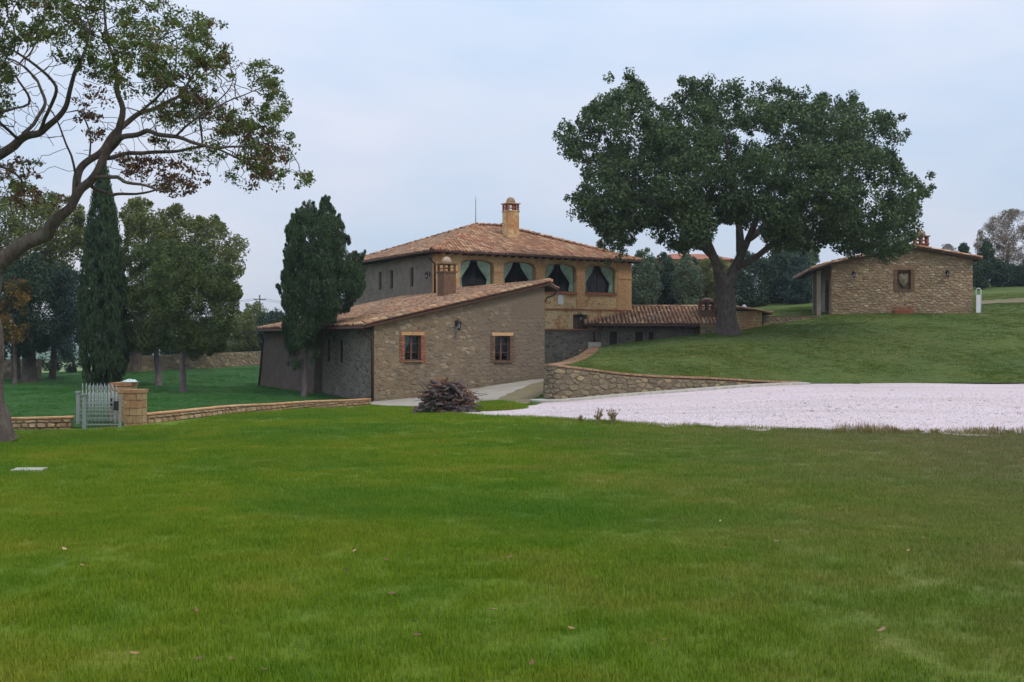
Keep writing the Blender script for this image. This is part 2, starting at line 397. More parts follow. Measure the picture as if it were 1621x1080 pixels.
def gravel_mat():
    t = NT('pale_gravel'); g = t.n('NewGeometry')
    v = t.n('TexVoronoi'); v.inputs['Scale'].default_value = 26; t.l(g.outputs['Position'], v.inputs[0])
    sp = t.n('SeparateColor'); t.l(v.outputs['Color'], sp.inputs[0])
    c = t.ramp(sp.outputs[0], [(0, srgb('9a8f90')), (.12, srgb('c0aeae')), (.5, srgb('cebcc0')), (1, srgb('ddd0d2'))])
    c = t.mix(t.ramp(t.noise(.5, 5, .6, stretch=(.5,1.6,1)), [(.4, (0,0,0,1)), (.75, (.45,)*3+(1,))]), c, srgb('b9a69e'))
    c = t.mix(t.ramp(t.noise(.22, 4, .5, stretch=(.35,2.2,1)), [(.5, (0,0,0,1)), (.62, (.35,)*3+(1,))]), c, srgb('a89a92'))
    c = t.mix(t.ramp(t.noise(2.5, 6, .7, stretch=(.5,1.5,1)), [(.62, (0,0,0,1)), (.72, (.45,)*3+(1,))]), c, srgb('91827a'))
    return t.finish(c, .9, v.outputs['Distance'], .03, .8)
M['gravel'] = gravel_mat()
M['dust'] = mortar('dusty_track', srgb('8f877b'), srgb('aea699'), .15, '8b8272', 1.0)
M['dirt'] = mortar('brown_dirt', srgb('6c6248'), srgb('7f7456'), .4, '6e6a44', 1.5)

# ---------------------------------------------------------------- ground sheets
def grid_sheet(name, xs, ys, fn, mat, kind='structure', label=None):
    X, Y = np.meshgrid(xs, ys); Z = fn(X, Y)
    V = np.stack([X.ravel(), Y.ravel(), Z.ravel()], 1); nx, ny = len(xs), len(ys)
    i = np.arange(nx-1)[None, :] + np.arange(ny-1)[:, None]*nx
    Fq = np.stack([i, i+1, i+1+nx, i+nx], -1).reshape(-1, 4)
    o = npobj(name, V, Fq, mat, smooth=True); return tag(o, kind=kind, label=label)
def graded(c, lo, hi, fine, far, growth):
    out = [c]; 
    for sgn, lim in ((1, hi), (-1, lo)):
        x, s = c, fine
        while (x < lim if sgn > 0 else x > lim):
            x += sgn*s; out.append(x)
            if abs(x-c) > far: s *= growth
    return np.array(sorted(out))
def G_all(X, Y):
    Xc = np.clip(X, -140, 140); Yc = np.clip(Y, -70, 210)
    z = G(Xc, Yc); d = np.hypot(X-Xc, Y-Yc)
    k = np.clip(d/300, 0, 1); return z*(1-k) + (-18)*k
def resample(pts, step, closed=False):
    out = []; n = len(pts)
    for i in range(n if closed else n-1):
        a, b = Vector(pts[i][:2]), Vector(pts[(i+1) % n][:2]); m = max(1, int((b-a).length/step))
        for k in range(m): out.append(a.lerp(b, k/m))
    if not closed: out.append(Vector(pts[-1][:2]))
    return out
def catmull(pts, n=8):
    pts = [Vector(p) for p in pts]; q = [2*pts[0]-pts[1]] + pts + [2*pts[-1]-pts[-2]]; out = []
    for i in range(1, len(q)-2):
        for k in range(n):
            t = k/n; a, b, c, d = q[i-1], q[i], q[i+1], q[i+2]
            out.append(.5*((2*b)+(c-a)*t+(2*a-5*b+4*c-d)*t*t+(3*b-a-3*c+d)*t**3))
    out.append(pts[-1]); return out
def sheet(name, poly, fn, mat, off=.015, step=.6, jitter=0, kind='structure'):
    b = resample(poly, step, True)
    if jitter:
        b = [Vector((p.x + jitter*mnoise.noise(Vector((p.x*1.3, p.y*1.3, 3))) + jitter*.5*mnoise.noise(Vector((p.x*5, p.y*5, 7))),
                     p.y + jitter*1.6*mnoise.noise(Vector((p.x*1.3, p.y*1.3, 9))) + jitter*mnoise.noise(Vector((p.x*5, p.y*5, 1))))) for p in b]
    xs = [p.x for p in b]; ys = [p.y for p in b]; n = len(b)
    import bisect
    gs = max(step, .8)
    gx, gy = np.meshgrid(np.arange(min(xs), max(xs), gs), np.arange(min(ys), max(ys), gs))
    gx, gy = gx.ravel(), gy.ravel()
    ins = np.zeros(len(gx), bool)
    for i in range(n):
        x1, y1, x2, y2 = xs[i], ys[i], xs[(i+1) % n], ys[(i+1) % n]
        if y1 == y2: continue
        c = ((y1 > gy) != (y2 > gy)) & (gx < (x2-x1)*(gy-y1)/(y2-y1)+x1); ins ^= c
    vs = b + [Vector((x, y)) for x, y in zip(gx[ins], gy[ins])]
    r = delaunay_2d_cdt(vs, [(i, (i+1) % n) for i in range(n)], [list(range(n))], 1, 1e-5)
    co = np.array([(v.x, v.y) for v in r[0]]); Z = fn(co[:, 0], co[:, 1])+off
    V = np.column_stack([co, Z]); Fc = np.array([f for f in r[2]])
    a, bb, c = V[Fc[:, 0], :2], V[Fc[:, 1], :2], V[Fc[:, 2], :2]
    area = (bb[:, 0]-a[:, 0])*(c[:, 1]-a[:, 1])-(bb[:, 1]-a[:, 1])*(c[:, 0]-a[:, 0])
    Fc[area < 0] = Fc[area < 0][:, ::-1]
    o = npobj(name, V, Fc, mat, smooth=True); return tag(o, kind=kind), poly

grid_sheet('lawn', graded(0, -2500, 2500, .5, 45, 1.16), graded(25, -600, 3500, .5, 45, 1.16), G_all, M['lawn'])
def HX(px, py, y0=4): h = hit(px, py, G, y0); return (h.x, h.y)
# left lawn behind the kerb wall
KERB_L = [(-17.5, 28.6), (-14.3, 29.3), (-12.55, 29.7)]
KERB_R = [(-10.65, 30.4), (-9.9, 33), (-8.9, 36.4), (-7.9, 39.5), (-7.0, 41.8), (-5.9, 43.6)]
sheet('left_lawn', [(-60, 27), KERB_L[0], KERB_L[1], KERB_L[2], (-11.5, 30)]+KERB_R+[(-6.0, 45.9), (-13.5, 58.6), (-13.5, 80), (-15, 90), (-60, 95)], G, M['lawn_left'], .02, .7)
# retaining wall path and the hill lawn inside it
WPATH = catmull([(5.3, 62.5), (4.3, 56), (3.3, 50), (2.25, 45), (1.55, 41.8), (1.25, 39.9), (1.75, 38.85), (4.2, 39.7), (8, 41.3), (11.9, 43.0)], 10)
HILL = [tuple(p) for p in WPATH] + [(16, 43.0), (21.2, 43.0), (30, 43.2), (60, 43.5), (95, 45), (120, 100), (110, 230), (-60, 230), (-42, 120), (-14, 92), (7.9, 66.8), (5.6, 66)]
sheet('hill_lawn', HILL, Mh, M['lawn_hill'], .03, 1.0)
GRAV = [HX(700,655,25), HX(760,660,20), HX(880,665,20), HX(1000,672.5,18), HX(1150,679,18), HX(1300,684.5,18), HX(1460,687,17), HX(1621,690,17), HX(1900,700,15), (26, 20), (45, 24), (60, 45.5), (30, 43.9), (21, 43.6), (16, 43.5), (11.9, 43.4), (8, 41.6), (4.2, 40), (2.2, 39.3), (1.3, 38.9), HX(800,649,25), HX(750,653,25)]
sheet('gravel_yard', GRAV, G, M['gravel'], .02, .25, .5)
TRACK = [HX(560,640,30), (-6.2, 45.2), (-6.1, 45.9), (-4.3, 46.8), (1.7, 50.5), (5.4, 62), (4.2, 57), (2.9, 50.5), (1.9, 45.8), (1.0, 41.2), (.9, 39.9), HX(820,645,25), HX(770,638,25), HX(700,645,25), HX(640,645,25)]
sheet('dusty_track', TRACK, G, M['dust'], .035, .4, .3)
BANK = [HX(775,639,25), HX(800,627,25), HX(835,612,25), (2.3, 49), (1.9, 45.8), (1.0, 41.2), (.9, 39.6), HX(835,642,25), HX(800,640,25)]
sheet('dirt_bank', BANK, G, M['dirt'], .06, .5, .2)
# far hills beyond the valley, seen between the trunks
def hills_fn(X, Y): return -28 + 34*np.clip((Y-700)/600, 0, 1)*(.7+.3*np.sin(X*.004+1)+.15*np.sin(X*.011)) + 0*X
grid_sheet('hills', np.linspace(-2400, 2400, 90), np.linspace(600, 2200, 40), hills_fn, M['lawn_left'])

# ---------------------------------------------------------------- masonry
def stone_template(seed):
    r = random.Random(seed); pts = []
    base = [(-.5,-.5),(0,-.5),(.5,-.5),(.5,0),(.5,.5),(0,.5),(-.5,.5),(-.5,0)]
    for i, (x, z) in enumerate(base):
        k = .1 if i % 2 == 0 else .05
        pts.append((x*(1-r.random()*k*2.2), z*(1-r.random()*k*2.2)))
    v = [(x, 0, z) for x, z in pts] + [(x*.84+r.uniform(-.03,.03), -1+r.uniform(0,.35), z*.8+r.uniform(-.03,.03)) for x, z in pts]
    f = [(i, (i+1) % 8, 8+(i+1) % 8, 8+i) for i in range(8)] + [tuple(range(8, 16))]
    return np.array(v), f
STONES = [stone_template(100+i) for i in range(7)]
_stone_mesh = {}
def stone_mesh(i, mat):
    k = (i, mat.name)
    if k not in _stone_mesh:
        me = bpy.data.meshes.new('stone'); me.from_pydata(STONES[i][0].tolist(), [], STONES[i][1]); me.materials.append(mat); me.update(); _stone_mesh[k] = me
    return _stone_mesh[k]
def rubble(parent, frame, L, zb, zt, mat, nparts, holes=(), cw=(.2,.55), ch=(.12,.28), depth=.045, gap=.025, name='stone', s0=0, seed=1, drop=0.0):
    """irregular coursed stones on a face; frame(s, z) -> 4x4 with x along, y inward, z up"""
    r = random.Random(seed); zlo = min(zb(s0+L*i/20) for i in range(21)); zhi = max(zt(s0+L*i/20) for i in range(21))
    st = []; z = zlo
    while z < zhi:
        h = r.uniform(*ch); s = s0 + r.uniform(-.3, 0)
        while s < s0+L:
            w = r.uniform(*cw)*(1.25 if r.random() < .15 else 1); a, b = max(s, s0), min(s+w, s0+L); s += w
            if b-a < .08: continue
            lo = max(z, min(zb(a), zb(b))); hi = min(z+h, zt(a)-.02, zt(b)-.02)
            if hi-lo < .05 or r.random() < drop: continue
            for (hx0, hx1, hz0, hz1) in holes:
                if b > hx0 and a < hx1 and hi > hz0 and lo < hz1:
                    if a < hx0 and hx0-a > .1: b = hx0
                    elif b > hx1 and b-hx1 > .1: a = hx1
                    else: a = b; break
            if b-a < .08: continue
            hh = hi-lo
            if hh > .2 and r.random() < .3:
                st.append((a, (a+b)/2, lo, lo+hh*.5)) ; st.append(((a+b)/2, b, lo, lo+hh*.5)); st.append((a, b, lo+hh*.5, hi))
            else: st.append((a, b, lo, hi))
        z += h
    st.sort(key=lambda q: -(q[1]-q[0])*(q[3]-q[2]))
    mb = MB()
    for i, (a, b, lo, hi) in enumerate(st):
        k = r.randrange(len(STONES)); sc = Matrix.Diagonal(((b-a-gap), depth*r.uniform(.6, 1.3), (hi-lo-gap), 1))
        mt = frame((a+b)/2, (lo+hi)/2) @ Matrix.Rotation(r.uniform(-.05,.05), 4, 'Y') @ sc
        if i < nparts:
            o = bpy.data.objects.new(name, stone_mesh(k, mat)); link(o, parent); o.matrix_basis = mt
        else:
            V, Fs = STONES[k]; mb.add([mt @ Vector(v) for v in V], Fs, r.random())
    if mb.v: mb.build(name+'_field' if nparts else 'stones', mat, parent, kind='stuff')
    return st
def clip_poly(p, a, b, c):
    """keep the part of polygon p with a*x+b*z <= c"""
    out = []; n = len(p)
    for i in range(n):
        P0, P1 = p[i], p[(i+1) % n]; d0, d1 = a*P0[0]+b*P0[1]-c, a*P1[0]+b*P1[1]-c
        if d0 <= 0: out.append(P0)
        if d0*d1 < 0: t = d0/(d0-d1); out.append((P0[0]+(P1[0]-P0[0])*t, P0[1]+(P1[1]-P0[1])*t))
    return out
def random_rubble(parent, frame, L, zb, zt, mat, nparts, holes=(), size=(.36,.2), depth=.04, gap=.02, s0=0, seed=1, drop=.1, jit=.8, name='stone'):
    """uncoursed rubble: every stone its own irregular polygon with a bevelled face"""
    r = random.Random(seed); W, H = size; zlo = min(zb(s0+L*i/20) for i in range(21)); zhi = max(zt(s0+L*i/20) for i in range(21))
    ni, nj = int(L/W)+3, int((zhi-zlo)/H)+3; seeds = {}
    for i in range(-1, ni):
        for j in range(-1, nj):
            seeds[i, j] = (s0+(i+(.5 if j % 2 else 0)+r.uniform(-.5,.5)*jit)*W, zlo+(j+r.uniform(-.5,.5)*jit)*H)
    k = W/H; st = []
    for (i, j), (x, z) in seeds.items():
        if x < s0-.2*W or x > s0+L+.2*W or r.random() < drop: continue
        p = [(x-W*1.3, z-H*1.3), (x+W*1.3, z-H*1.3), (x+W*1.3, z+H*1.3), (x-W*1.3, z+H*1.3)]
        for di in (-2,-1,0,1,2):
            for dj in (-2,-1,0,1,2):
                q = seeds.get((i+di, j+dj))
                if q is None or (di == 0 and dj == 0): continue
                # bisector in a metric that makes stones wider than tall
                dx, dz = (q[0]-x), (q[1]-z)*k*k; mx_, mz_ = (x+q[0])/2, (z+q[1])/2
                p = clip_poly(p, dx, dz, dx*mx_+dz*mz_)
                if len(p) < 3: break
            if len(p) < 3: break
        if len(p) < 3: continue
        p = clip_poly(p, 1, 0, s0+L-.01); p = clip_poly(p, -1, 0, -s0-.01) if len(p) > 2 else p
        if len(p) < 3: continue
        cx, cz_ = sum(a for a, b in p)/len(p), sum(b for a, b in p)/len(p)
        e = .2; st_ = (zt(cx+e)-zt(cx-e))/(2*e); p = clip_poly(p, -st_, 1, zt(cx)-st_*cx-.03)
        if len(p) > 2: sb = (zb(cx+e)-zb(cx-e))/(2*e); p = clip_poly(p, sb, -1, -(zb(cx)-sb*cx))
        for (a0, a1, b0, b1) in holes:
            if len(p) < 3: break
            X0, X1 = min(a for a, b in p), max(a for a, b in p); Z0_, Z1_ = min(b for a, b in p), max(b for a, b in p)
            if X1 > a0 and X0 < a1 and Z1_ > b0 and Z0_ < b1:
                ds = [(cx-a0, (1,0,a0)), (a1-cx, (-1,0,-a1)), (cz_-b0, (0,1,b0)), (b1-cz_, (0,-1,-b1))]
                p = clip_poly(p, *min(ds, key=lambda q: q[0])[1])
        if len(p) < 3: continue
        q = []      # cut the corners
        for m in range(len(p)):
            a, b = p[m], p[(m+1) % len(p)]; t = .22
            if math.hypot(b[0]-a[0], b[1]-a[1]) < .03: q.append(((a[0]+b[0])/2, (a[1]+b[1])/2)); continue
            q.append((a[0]+(b[0]-a[0])*t, a[1]+(b[1]-a[1])*t)); q.append((a[0]+(b[0]-a[0])*(1-t), a[1]+(b[1]-a[1])*(1-t)))
        ar = abs(sum(q[m][0]*q[(m+1) % len(q)][1]-q[(m+1) % len(q)][0]*q[m][1] for m in range(len(q))))/2
        if ar < .004 or len(q) < 4: continue
        st.append((ar, q))
    st.sort(key=lambda t: -t[0]); mb = MB()
    for m, (ar, q) in enumerate(st):
        cx, cz_ = sum(a for a, b in q)/len(q), sum(b for a, b in q)/len(q); F_ = frame(cx, cz_); n = len(q); g = gap*r.uniform(.5,1.4)
        def sh(f, y): return [((a-cx)*max(.3, 1-(g/2+f)/(math.hypot(a-cx, b-cz_)+1e-6)), y+r.uniform(-.004,.004), (b-cz_)*max(.3, 1-(g/2+f)/(math.hypot(a-cx, b-cz_)+1e-6))) for a, b in q]
        d = depth*r.uniform(.5,1.4); tx, tz = r.uniform(-.12,.12), r.uniform(-.12,.12)
        v = sh(0, .01)+[(x, -d+x*tx+z*tz, z) for x, y, z in sh(min(.03, math.sqrt(ar)*.12), 0)]
        f = [(i, (i+1) % n, n+(i+1) % n, n+i)[::1] for i in range(n)]+[tuple(range(n, 2*n))]
        if m < nparts:
            me = bpy.data.meshes.new(name); me.from_pydata(v, [], f); me.materials.append(mat); me.update()
            o = bpy.data.objects.new(name, me); link(o, parent); o.matrix_basis = F_
        else: mb.add([F_ @ Vector(p_) for p_ in v], f, r.random())
    if mb.v: mb.build(name+'_field' if nparts else 'stones', mat, parent, kind='stuff')
def flat_frame(o, ex, n):
    """o origin, ex unit along wall, n outward normal"""
    ex = Vector(ex); n = Vector(n); o = Vector(o)
    def fr(s, z):
        m = Matrix.Identity(4)
        for i in range(3): m[i][0] = ex[i]; m[i][1] = -n[i]; m[i][2] = (0,0,1)[i]
        p = o + ex*s; m[0][3], m[1][3], m[2][3] = p.x, p.y, p.z+z
        return m
    return fr
def panel(mb, outline, holes, fr, y0, y1, rnd=None):
    """a wall of thickness y0..y1 (inward) in frame fr with openings"""
    loops = [outline]+list(holes); flatp = [p for l in loops for p in l]; n = len(flatp)
    base = fr(0, 0)
    v = [base @ Vector((x, y, z)) for y in (y0, y1) for x, z in flatp]
    tris = tessellate_polygon([[Vector((x, z, 0)) for x, z in l] for l in loops])
    f = [tuple(t) for t in tris] + [tuple(i+n for i in t[::-1]) for t in tris]
    o = 0
    for l in loops:
        k = len(l); f += [(o+i, o+(i+1) % k, o+(i+1) % k+n, o+i+n) for i in range(k)]; o += k
    mb.add(v, f, rnd)
def rect(x0, x1, z0, z1): return [(x0,z0),(x1,z0),(x1,z1),(x0,z1)]

# --- roof tiles
def tile_template(r0=.088, r1=.07, L=.46, n=4):
    v = []
    for (y, r, z) in ((0, r0, .02), (L, r1, 0)):
        for k in range(n+1):
            t = math.pi*k/n; v.append((r*math.cos(t), y, r*math.sin(t)*1.05+z))
    f = [(k, k+1, n+1+k+1, n+1+k) for k in range(n)]
    # the visible lower lip
    v += [(x*.86, y, z-.018) for x, y, z in v[:n+1]]; b = 2*(n+1)
    f += [(k, b+k, b+k+1, k+1) for k in range(n)]
    return np.array(v), np.array(f)
TV, TF = tile_template()
_tile_me = {}
def tile_piece(parent, mtx, mat, name='ridge_tile', s=1.0):
    if mat.name not in _tile_me: _tile_me[mat.name] = npmesh('roof_tile', TV, TF, mat)
    o = link(bpy.data.objects.new(name, _tile_me[mat.name]), parent)
    o.matrix_basis = mtx @ Matrix.Diagonal((s, 1, s, 1)); return o
def tile_field(parent, p0, ex, up, xr, Lv, mat, pitch=.235, exp=.36, name='roof_tiles'):
    """p0 eave origin, ex along the eave, up slope direction (unit), xr(v) -> (xa, xb) range at slope distance v"""
    ex, up = Vector(ex).normalized(), Vector(up).normalized(); n = ex.cross(up).normalized()
    B = np.array([ex, up, n]).T; p0 = np.array(p0)
    VV = []; FF = []; A = []; off = 0; v = 0; row = 0
    rr = random.Random(int(abs(p0[0]*7+p0[1]*13)))
    while v < Lv:
        xa, xb = xr(v); x = xa + pitch/2
        while x < xb:
            q = TV.copy(); j = rr.uniform(-.06, .06); c, s = math.cos(j), math.sin(j)
            q = q @ np.array([[c, s, 0], [-s, c, 0], [0, 0, 1]])
            q[:, 2] += rr.uniform(-.006, .014); q[:, 0] += x+rr.uniform(-.015, .015); q[:, 1] += v+rr.uniform(-.03, .03)
            VV.append(q @ B.T + p0); FF.append(TF+off); off += len(TV); A += [rr.random()]*len(TV); x += pitch
        v += exp
    if VV:
        o = npobj(name, np.concatenate(VV), np.concatenate(FF), mat, parent, {'rnd': A}, smooth=True); o['kind'] = 'stuff'
def ridge_row(parent, a, b, mat, name='ridge_tile', s=1.25, step=.38, lift=.06):
    a, b = Vector(a), Vector(b); d = (b-a); L = d.length; d.normalize(); x = d.cross(Vector((0,0,1))).normalized(); n = x.cross(d)
    k = 0
    while k*step < L-.2:
        m = Matrix.Identity(4); p = a+d*(k*step)+n*lift
        jj = random.uniform(-.03, .03)
        for i in range(3): m[i][0] = x[i]; m[i][1] = d[i]; m[i][2] = n[i]; m[i][3] = p[i]
        tile_piece(parent, m @ Matrix.Rotation(jj, 4, 'Z'), mat, name, s); k += 1
def chimney(parent, x, y, z, w, d, h, mat, dome=True, body_mat=None, rz=0, label=None):
    """base at (x,y,z) in the parent's frame; brick shaft, vented head on little piers, slab and domed cap"""
    b = MB(); body_mat = body_mat or mat
    b.box(-w/2, w/2, -d/2, d/2, -.6, h); b.box(-w/2-.04, w/2+.04, -d/2-.04, d/2+.04, h, h+.07)
    c = b.build('chimney', body_mat, parent, label=label); c.location = (x, y, z); c.rotation_euler = (0, 0, rz)
    hh = .36*w/.7; p = MB(); t = w*.13
    for sx in (-1, 0, 1):
        for sy in (-1, 0, 1):
            if (sx == 0 and sy == 0) or (w < .75 and 0 in (sx, sy)): continue
            cx, cy = sx*(w/2-t/2), sy*(d/2-t/2); p.box(cx-t/2, cx+t/2, cy-t/2, cy+t/2, h+.07, h+.07+hh)
    p.box(-w/2-.01, w/2+.01, -d/2-.01, -d/2+t, h+.07+hh*.45, h+.07+hh*.55)
    p.box(-w/2-.01, w/2+.01, d/2-t, d/2+.01, h+.07+hh*.45, h+.07+hh*.55)
    p.build('vent_pier', M['brick'] if dome and w > .75 else mat, c)
    q = MB(); q.box(-w/2-.08, w/2+.08, -d/2-.08, d/2+.08, h+.07+hh, h+.13+hh); q.build('cap_slab', mat, c)
    e = MB(); r = w*.36; z0 = h+.13+hh
    if dome: e.lathe([(r, z0), (r*1.02, z0+r*.3), (r*.95, z0+r*.7), (r*.75, z0+r*1.05), (r*.42, z0+r*1.3), (.02, z0+r*1.4)], 14)
    else: e.lathe([(r*1.3, z0), (r*1.1, z0+r*.4), (r*.5, z0+r*.6), (.02, z0+r*.7)], 4)
    e.build('dome' if dome else 'cap_roof', M['stone_gable'] if dome else mat, c)
    return c
def brick_surround(parent, fr, x0, x1, z0, z1, mat, lintel_mat, sill=True, name='brick'):
    mb = MB(); z = z0-.1; k = 0; base = fr(0, 0)
    while z < z1:
        w = .24 if k % 2 else .13
        for (a, b) in ((x0-w, x0), (x1, x1+w)): mb.box(a, b, -.035-random.random()*.01, .12, z, z+.058, base)
        z += .068; k += 1
    mb.build('brick_jamb', mat, parent, kind='stuff')
    l = MB(); l.box(x0-.16, x1+.16, -.045, .12, z1, z1+.15, base); l.build('lintel', lintel_mat, parent)
    if sill:
        s = MB(); s.box(x0-.05, x1+.05, -.1, .15, z0-.07, z0, base); s.build('sill', M['brick_old'], parent)
def window(parent, fr, x0, x1, z0, z1, curt=None, mullion=True, bars=2, inset=.16, wood=None, label=None):
    base = fr(0, 0); w = MB(); t = .055; y = inset; wood = wood or M['frame_wood']
    for a, b, c, d in ((x0,x0+t,z0,z1),(x1-t,x1,z0,z1),(x0+t,x1-t,z0,z0+t),(x0+t,x1-t,z1-t,z1)): w.box(a, b, y, y+.06, c, d, base)
    xm = (x0+x1)/2
    if mullion: w.box(xm-t*.8, xm+t*.8, y-.01, y+.05, z0+t, z1-t, base)
    for i in range(1, bars+1):
        zz = z0+(z1-z0)*i/(bars+1); 
        for a, b in (((x0+t, xm-t*.8), (xm+t*.8, x1-t)) if mullion else ((x0+t, x1-t),)): w.box(a, b, y+.005, y+.035, zz-.012, zz+.012, base)
    o = w.build('window', wood, parent, label=label)
    for a, b in (((x0+t, xm-t*.8), (xm+t*.8, x1-t)) if mullion else ((x0+t, x1-t),)):
        g = MB(); g.box(a, b, y+.04, y+.046, z0+t, z1-t, base); g.build('pane', M['glass'], o)
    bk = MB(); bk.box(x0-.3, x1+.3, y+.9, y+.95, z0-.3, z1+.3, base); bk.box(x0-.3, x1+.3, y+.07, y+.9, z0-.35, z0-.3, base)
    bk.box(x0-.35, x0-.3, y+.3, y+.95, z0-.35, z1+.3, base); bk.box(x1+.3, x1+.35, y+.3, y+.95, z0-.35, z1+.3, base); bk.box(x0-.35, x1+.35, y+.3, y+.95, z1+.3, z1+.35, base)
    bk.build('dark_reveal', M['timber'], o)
    if curt:
        side = curt; cw = (x1-x0)*.42
        curtain(o, fr, (x0+t, x0+t+cw) if side < 0 else (x1-t-cw, x1-t), z0+.05, z1-.05, y+.12, side, .35)
    return o
def curtain(parent, fr, xr, z0, z1, y, side, tie=.38, arch=None):
    """gathered curtain: full width at the top, pinched at the tie towards its side, then a short tail"""
    base = fr(0, 0); nx, nzz = 26, 22; V = []; x0, x1 = xr
    for j in range(nzz+1):
        v = j/nzz; z = z0+(z1-z0)*v
        if v > tie:
            k = (v-tie)/(1-tie); w = .26+.74*math.sin(k*math.pi/2)**1.25
        else: w = .2+.12*(1-v/tie)
        for i in range(nx+1):
            u = i/nx; xx = (x0+(x1-x0)*u*w) if side < 0 else (x1-(x1-x0)*u*w)
            amp = .085*(1-.4*w); zz = z
            if arch: zz = min(z, arch(xx)-.02)
            V.append(base @ Vector((xx, y+amp*math.sin(u*6*2*math.pi+v*1.5+x0*3)+.02*math.sin(v*5), zz)))
    Fq = [(j*(nx+1)+i, j*(nx+1)+i+1, (j+1)*(nx+1)+i+1, (j+1)*(nx+1)+i) for j in range(nzz) for i in range(nx)]
    return npobj('curtain', np.array(V), np.array(Fq), M['curtain'], parent, smooth=True)
def lantern(M4, label, s=1.0, parent=None):
    """iron wall lantern on a bracket; origin on the wall, -y outward"""
    e = bpy.data.objects.new('wall_lantern', None); e.empty_display_size = .2; link(e); e.matrix_world = M4
    tag(e, label, 'wall lamp', 'iron lanterns on the house walls')
    b = MB(); b.box(-.05*s, .05*s, -.02, .02, -.1*s, .15*s); b.tube([(0,-.02,.1*s),(0,-.14*s,.2*s),(0,-.24*s,.14*s)], .014*s, 6); b.build('bracket', M['metal_dark'], e)
    c = MB(); c.lathe([(.03*s,.14*s),(.1*s,.1*s),(.13*s,.03*s)], 6, (0,-.24*s,0)); c.lathe([(.06*s,-.27*s),(.08*s,-.25*s),(.03*s,-.31*s)][::1], 6, (0,-.24*s,0))
    for k in range(6):
        t = k*math.pi/3; c.tube([(.12*s*math.cos(t), -.24*s+.12*s*math.sin(t), .03*s), (.075*s*math.cos(t), -.24*s+.075*s*math.sin(t), -.26*s)], .009*s, 4)
    c.build('lantern_cage', M['metal_dark'], e)
    g = MB(); g.lathe([(.06*s,-.25*s),(.1*s,.03*s)], 6, (0,-.24*s,0)); g.build('lantern_glass', M['glass'], e)
    d = MB(); d.lathe([(.02*s,-.2*s),(.035*s,-.14*s),(.03*s,-.06*s),(.01*s,-.02*s)], 8, (0,-.24*s,0)); d.build('bulb', M['white'], e)
    return e
def downpipe(parent, pts, r=.05, name='downpipe'):
    m = MB(); m.tube(pts, r, 8); return m.build(name, M['copper'], parent)

ANG = math.atan2(.521, .853)
CW = Vector((-6.09, 46.0, -2.70))
def bw(x, y, z):      # farm frame -> world
    return Vector((CW.x+.853*x-.521*y, CW.y+.521*x+.853*y, CW.z+z))
FX = flat_frame((0,0,0),(1,0,0),(0,-1,0))

# ================================================================ STONE WING
wing = empty('stone_wing', CW, ANG, 'long low stone wing with a single sloping tiled roof, in front of the taller house', 'building')
def wz(x): return 3.40+.2222*x      # wall top
holes_f = [rect(1.475,2.295,1.82,2.96), rect(6.18,7.02,1.75,2.95)]
w = MB(); panel(w, [(0,-1),(9,-1),(9,wz(9)),(0,wz(0))], holes_f, flat_frame((0,0,0),(1,0,0),(0,-1,0)), 0, .5)
w.build('wall', M['mortar_front'], wing)
fl = flat_frame((0,14.5,0),(0,-1,0),(-1,0,0))      # left wall, s runs from the back corner to the front one
LHOLES = [rect(14.5-3.89-.26,14.5-3.89+.26,1.65,2.77), rect(14.5-5.5-.24,14.5-5.5+.24,1.68,2.78)]
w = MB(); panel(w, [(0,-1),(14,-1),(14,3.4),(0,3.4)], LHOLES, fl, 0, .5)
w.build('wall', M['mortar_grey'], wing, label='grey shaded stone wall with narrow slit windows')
# the part beyond the buttress stands a little forward, with a battered foot
w = MB(); w.hexa([(-.55,6.25,-1),(0,6.25,-1),(0,14.5,-1),(-.55,14.5,-1),(-.26,6.25,3.36),(0,6.25,3.36),(0,14.5,3.36),(-.26,14.5,3.36)])
w.build('battered_wall', M['render_brown'], wing, label='brown rendered wall leaning out at its foot')
w = MB(); w.box(9.0-.45,9,.5,9.6,-1,wz(9)); w.box(0,8.55,14.05,14.5,-1,3.4); 
w.hexa([(0.5,14.05,3.4),(8.55,14.05,3.4),(8.55,14.5,3.4),(.5,14.5,3.4),(.5,14.05,3.45),(8.55,14.05,wz(8.5)),(8.55,14.5,wz(8.5)),(.5,14.5,3.45)])
w.build('wall', M['mortar_grey'], wing)
hr = [(1.475-.28,2.295+.28,1.72,3.14),(6.18-.28,7.02+.28,1.65,3.12)]
random_rubble(wing, FX, 9, lambda s: -.35+.09*s, lambda s: wz(s)-.03, M['stone_front'], 230, hr+[(7.4,9.2,3.9,6)], (.33,.19), .013, .018, seed=3, drop=.22)
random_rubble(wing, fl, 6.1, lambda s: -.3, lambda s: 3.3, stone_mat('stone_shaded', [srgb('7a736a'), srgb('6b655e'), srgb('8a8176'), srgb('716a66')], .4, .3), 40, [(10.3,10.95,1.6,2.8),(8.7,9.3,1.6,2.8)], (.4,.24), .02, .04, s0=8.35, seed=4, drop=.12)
brick_surround(wing, FX, 1.475, 2.295, 1.82, 2.96, M['brick'], M['brick_soft'])
brick_surround(wing, FX, 6.18, 7.02, 1.75, 2.95, M['brick_old'], M['brick_soft'])
window(wing, FX, 1.475, 2.295, 1.82, 2.96, curt=-1, label='wooden window framed by red brick with a pale curtain')
window(wing, FX, 6.18, 7.02, 1.75, 2.95, curt=None, label='wooden window framed by worn ochre brick')
for a, b in ((14.5-3.89-.26,14.5-3.89+.26), (14.5-5.5-.24,14.5-5.5+.24)):
    window(wing, fl, a, b, 1.66, 2.77, mullion=False, bars=1, inset=.12, wood=M['timber'])
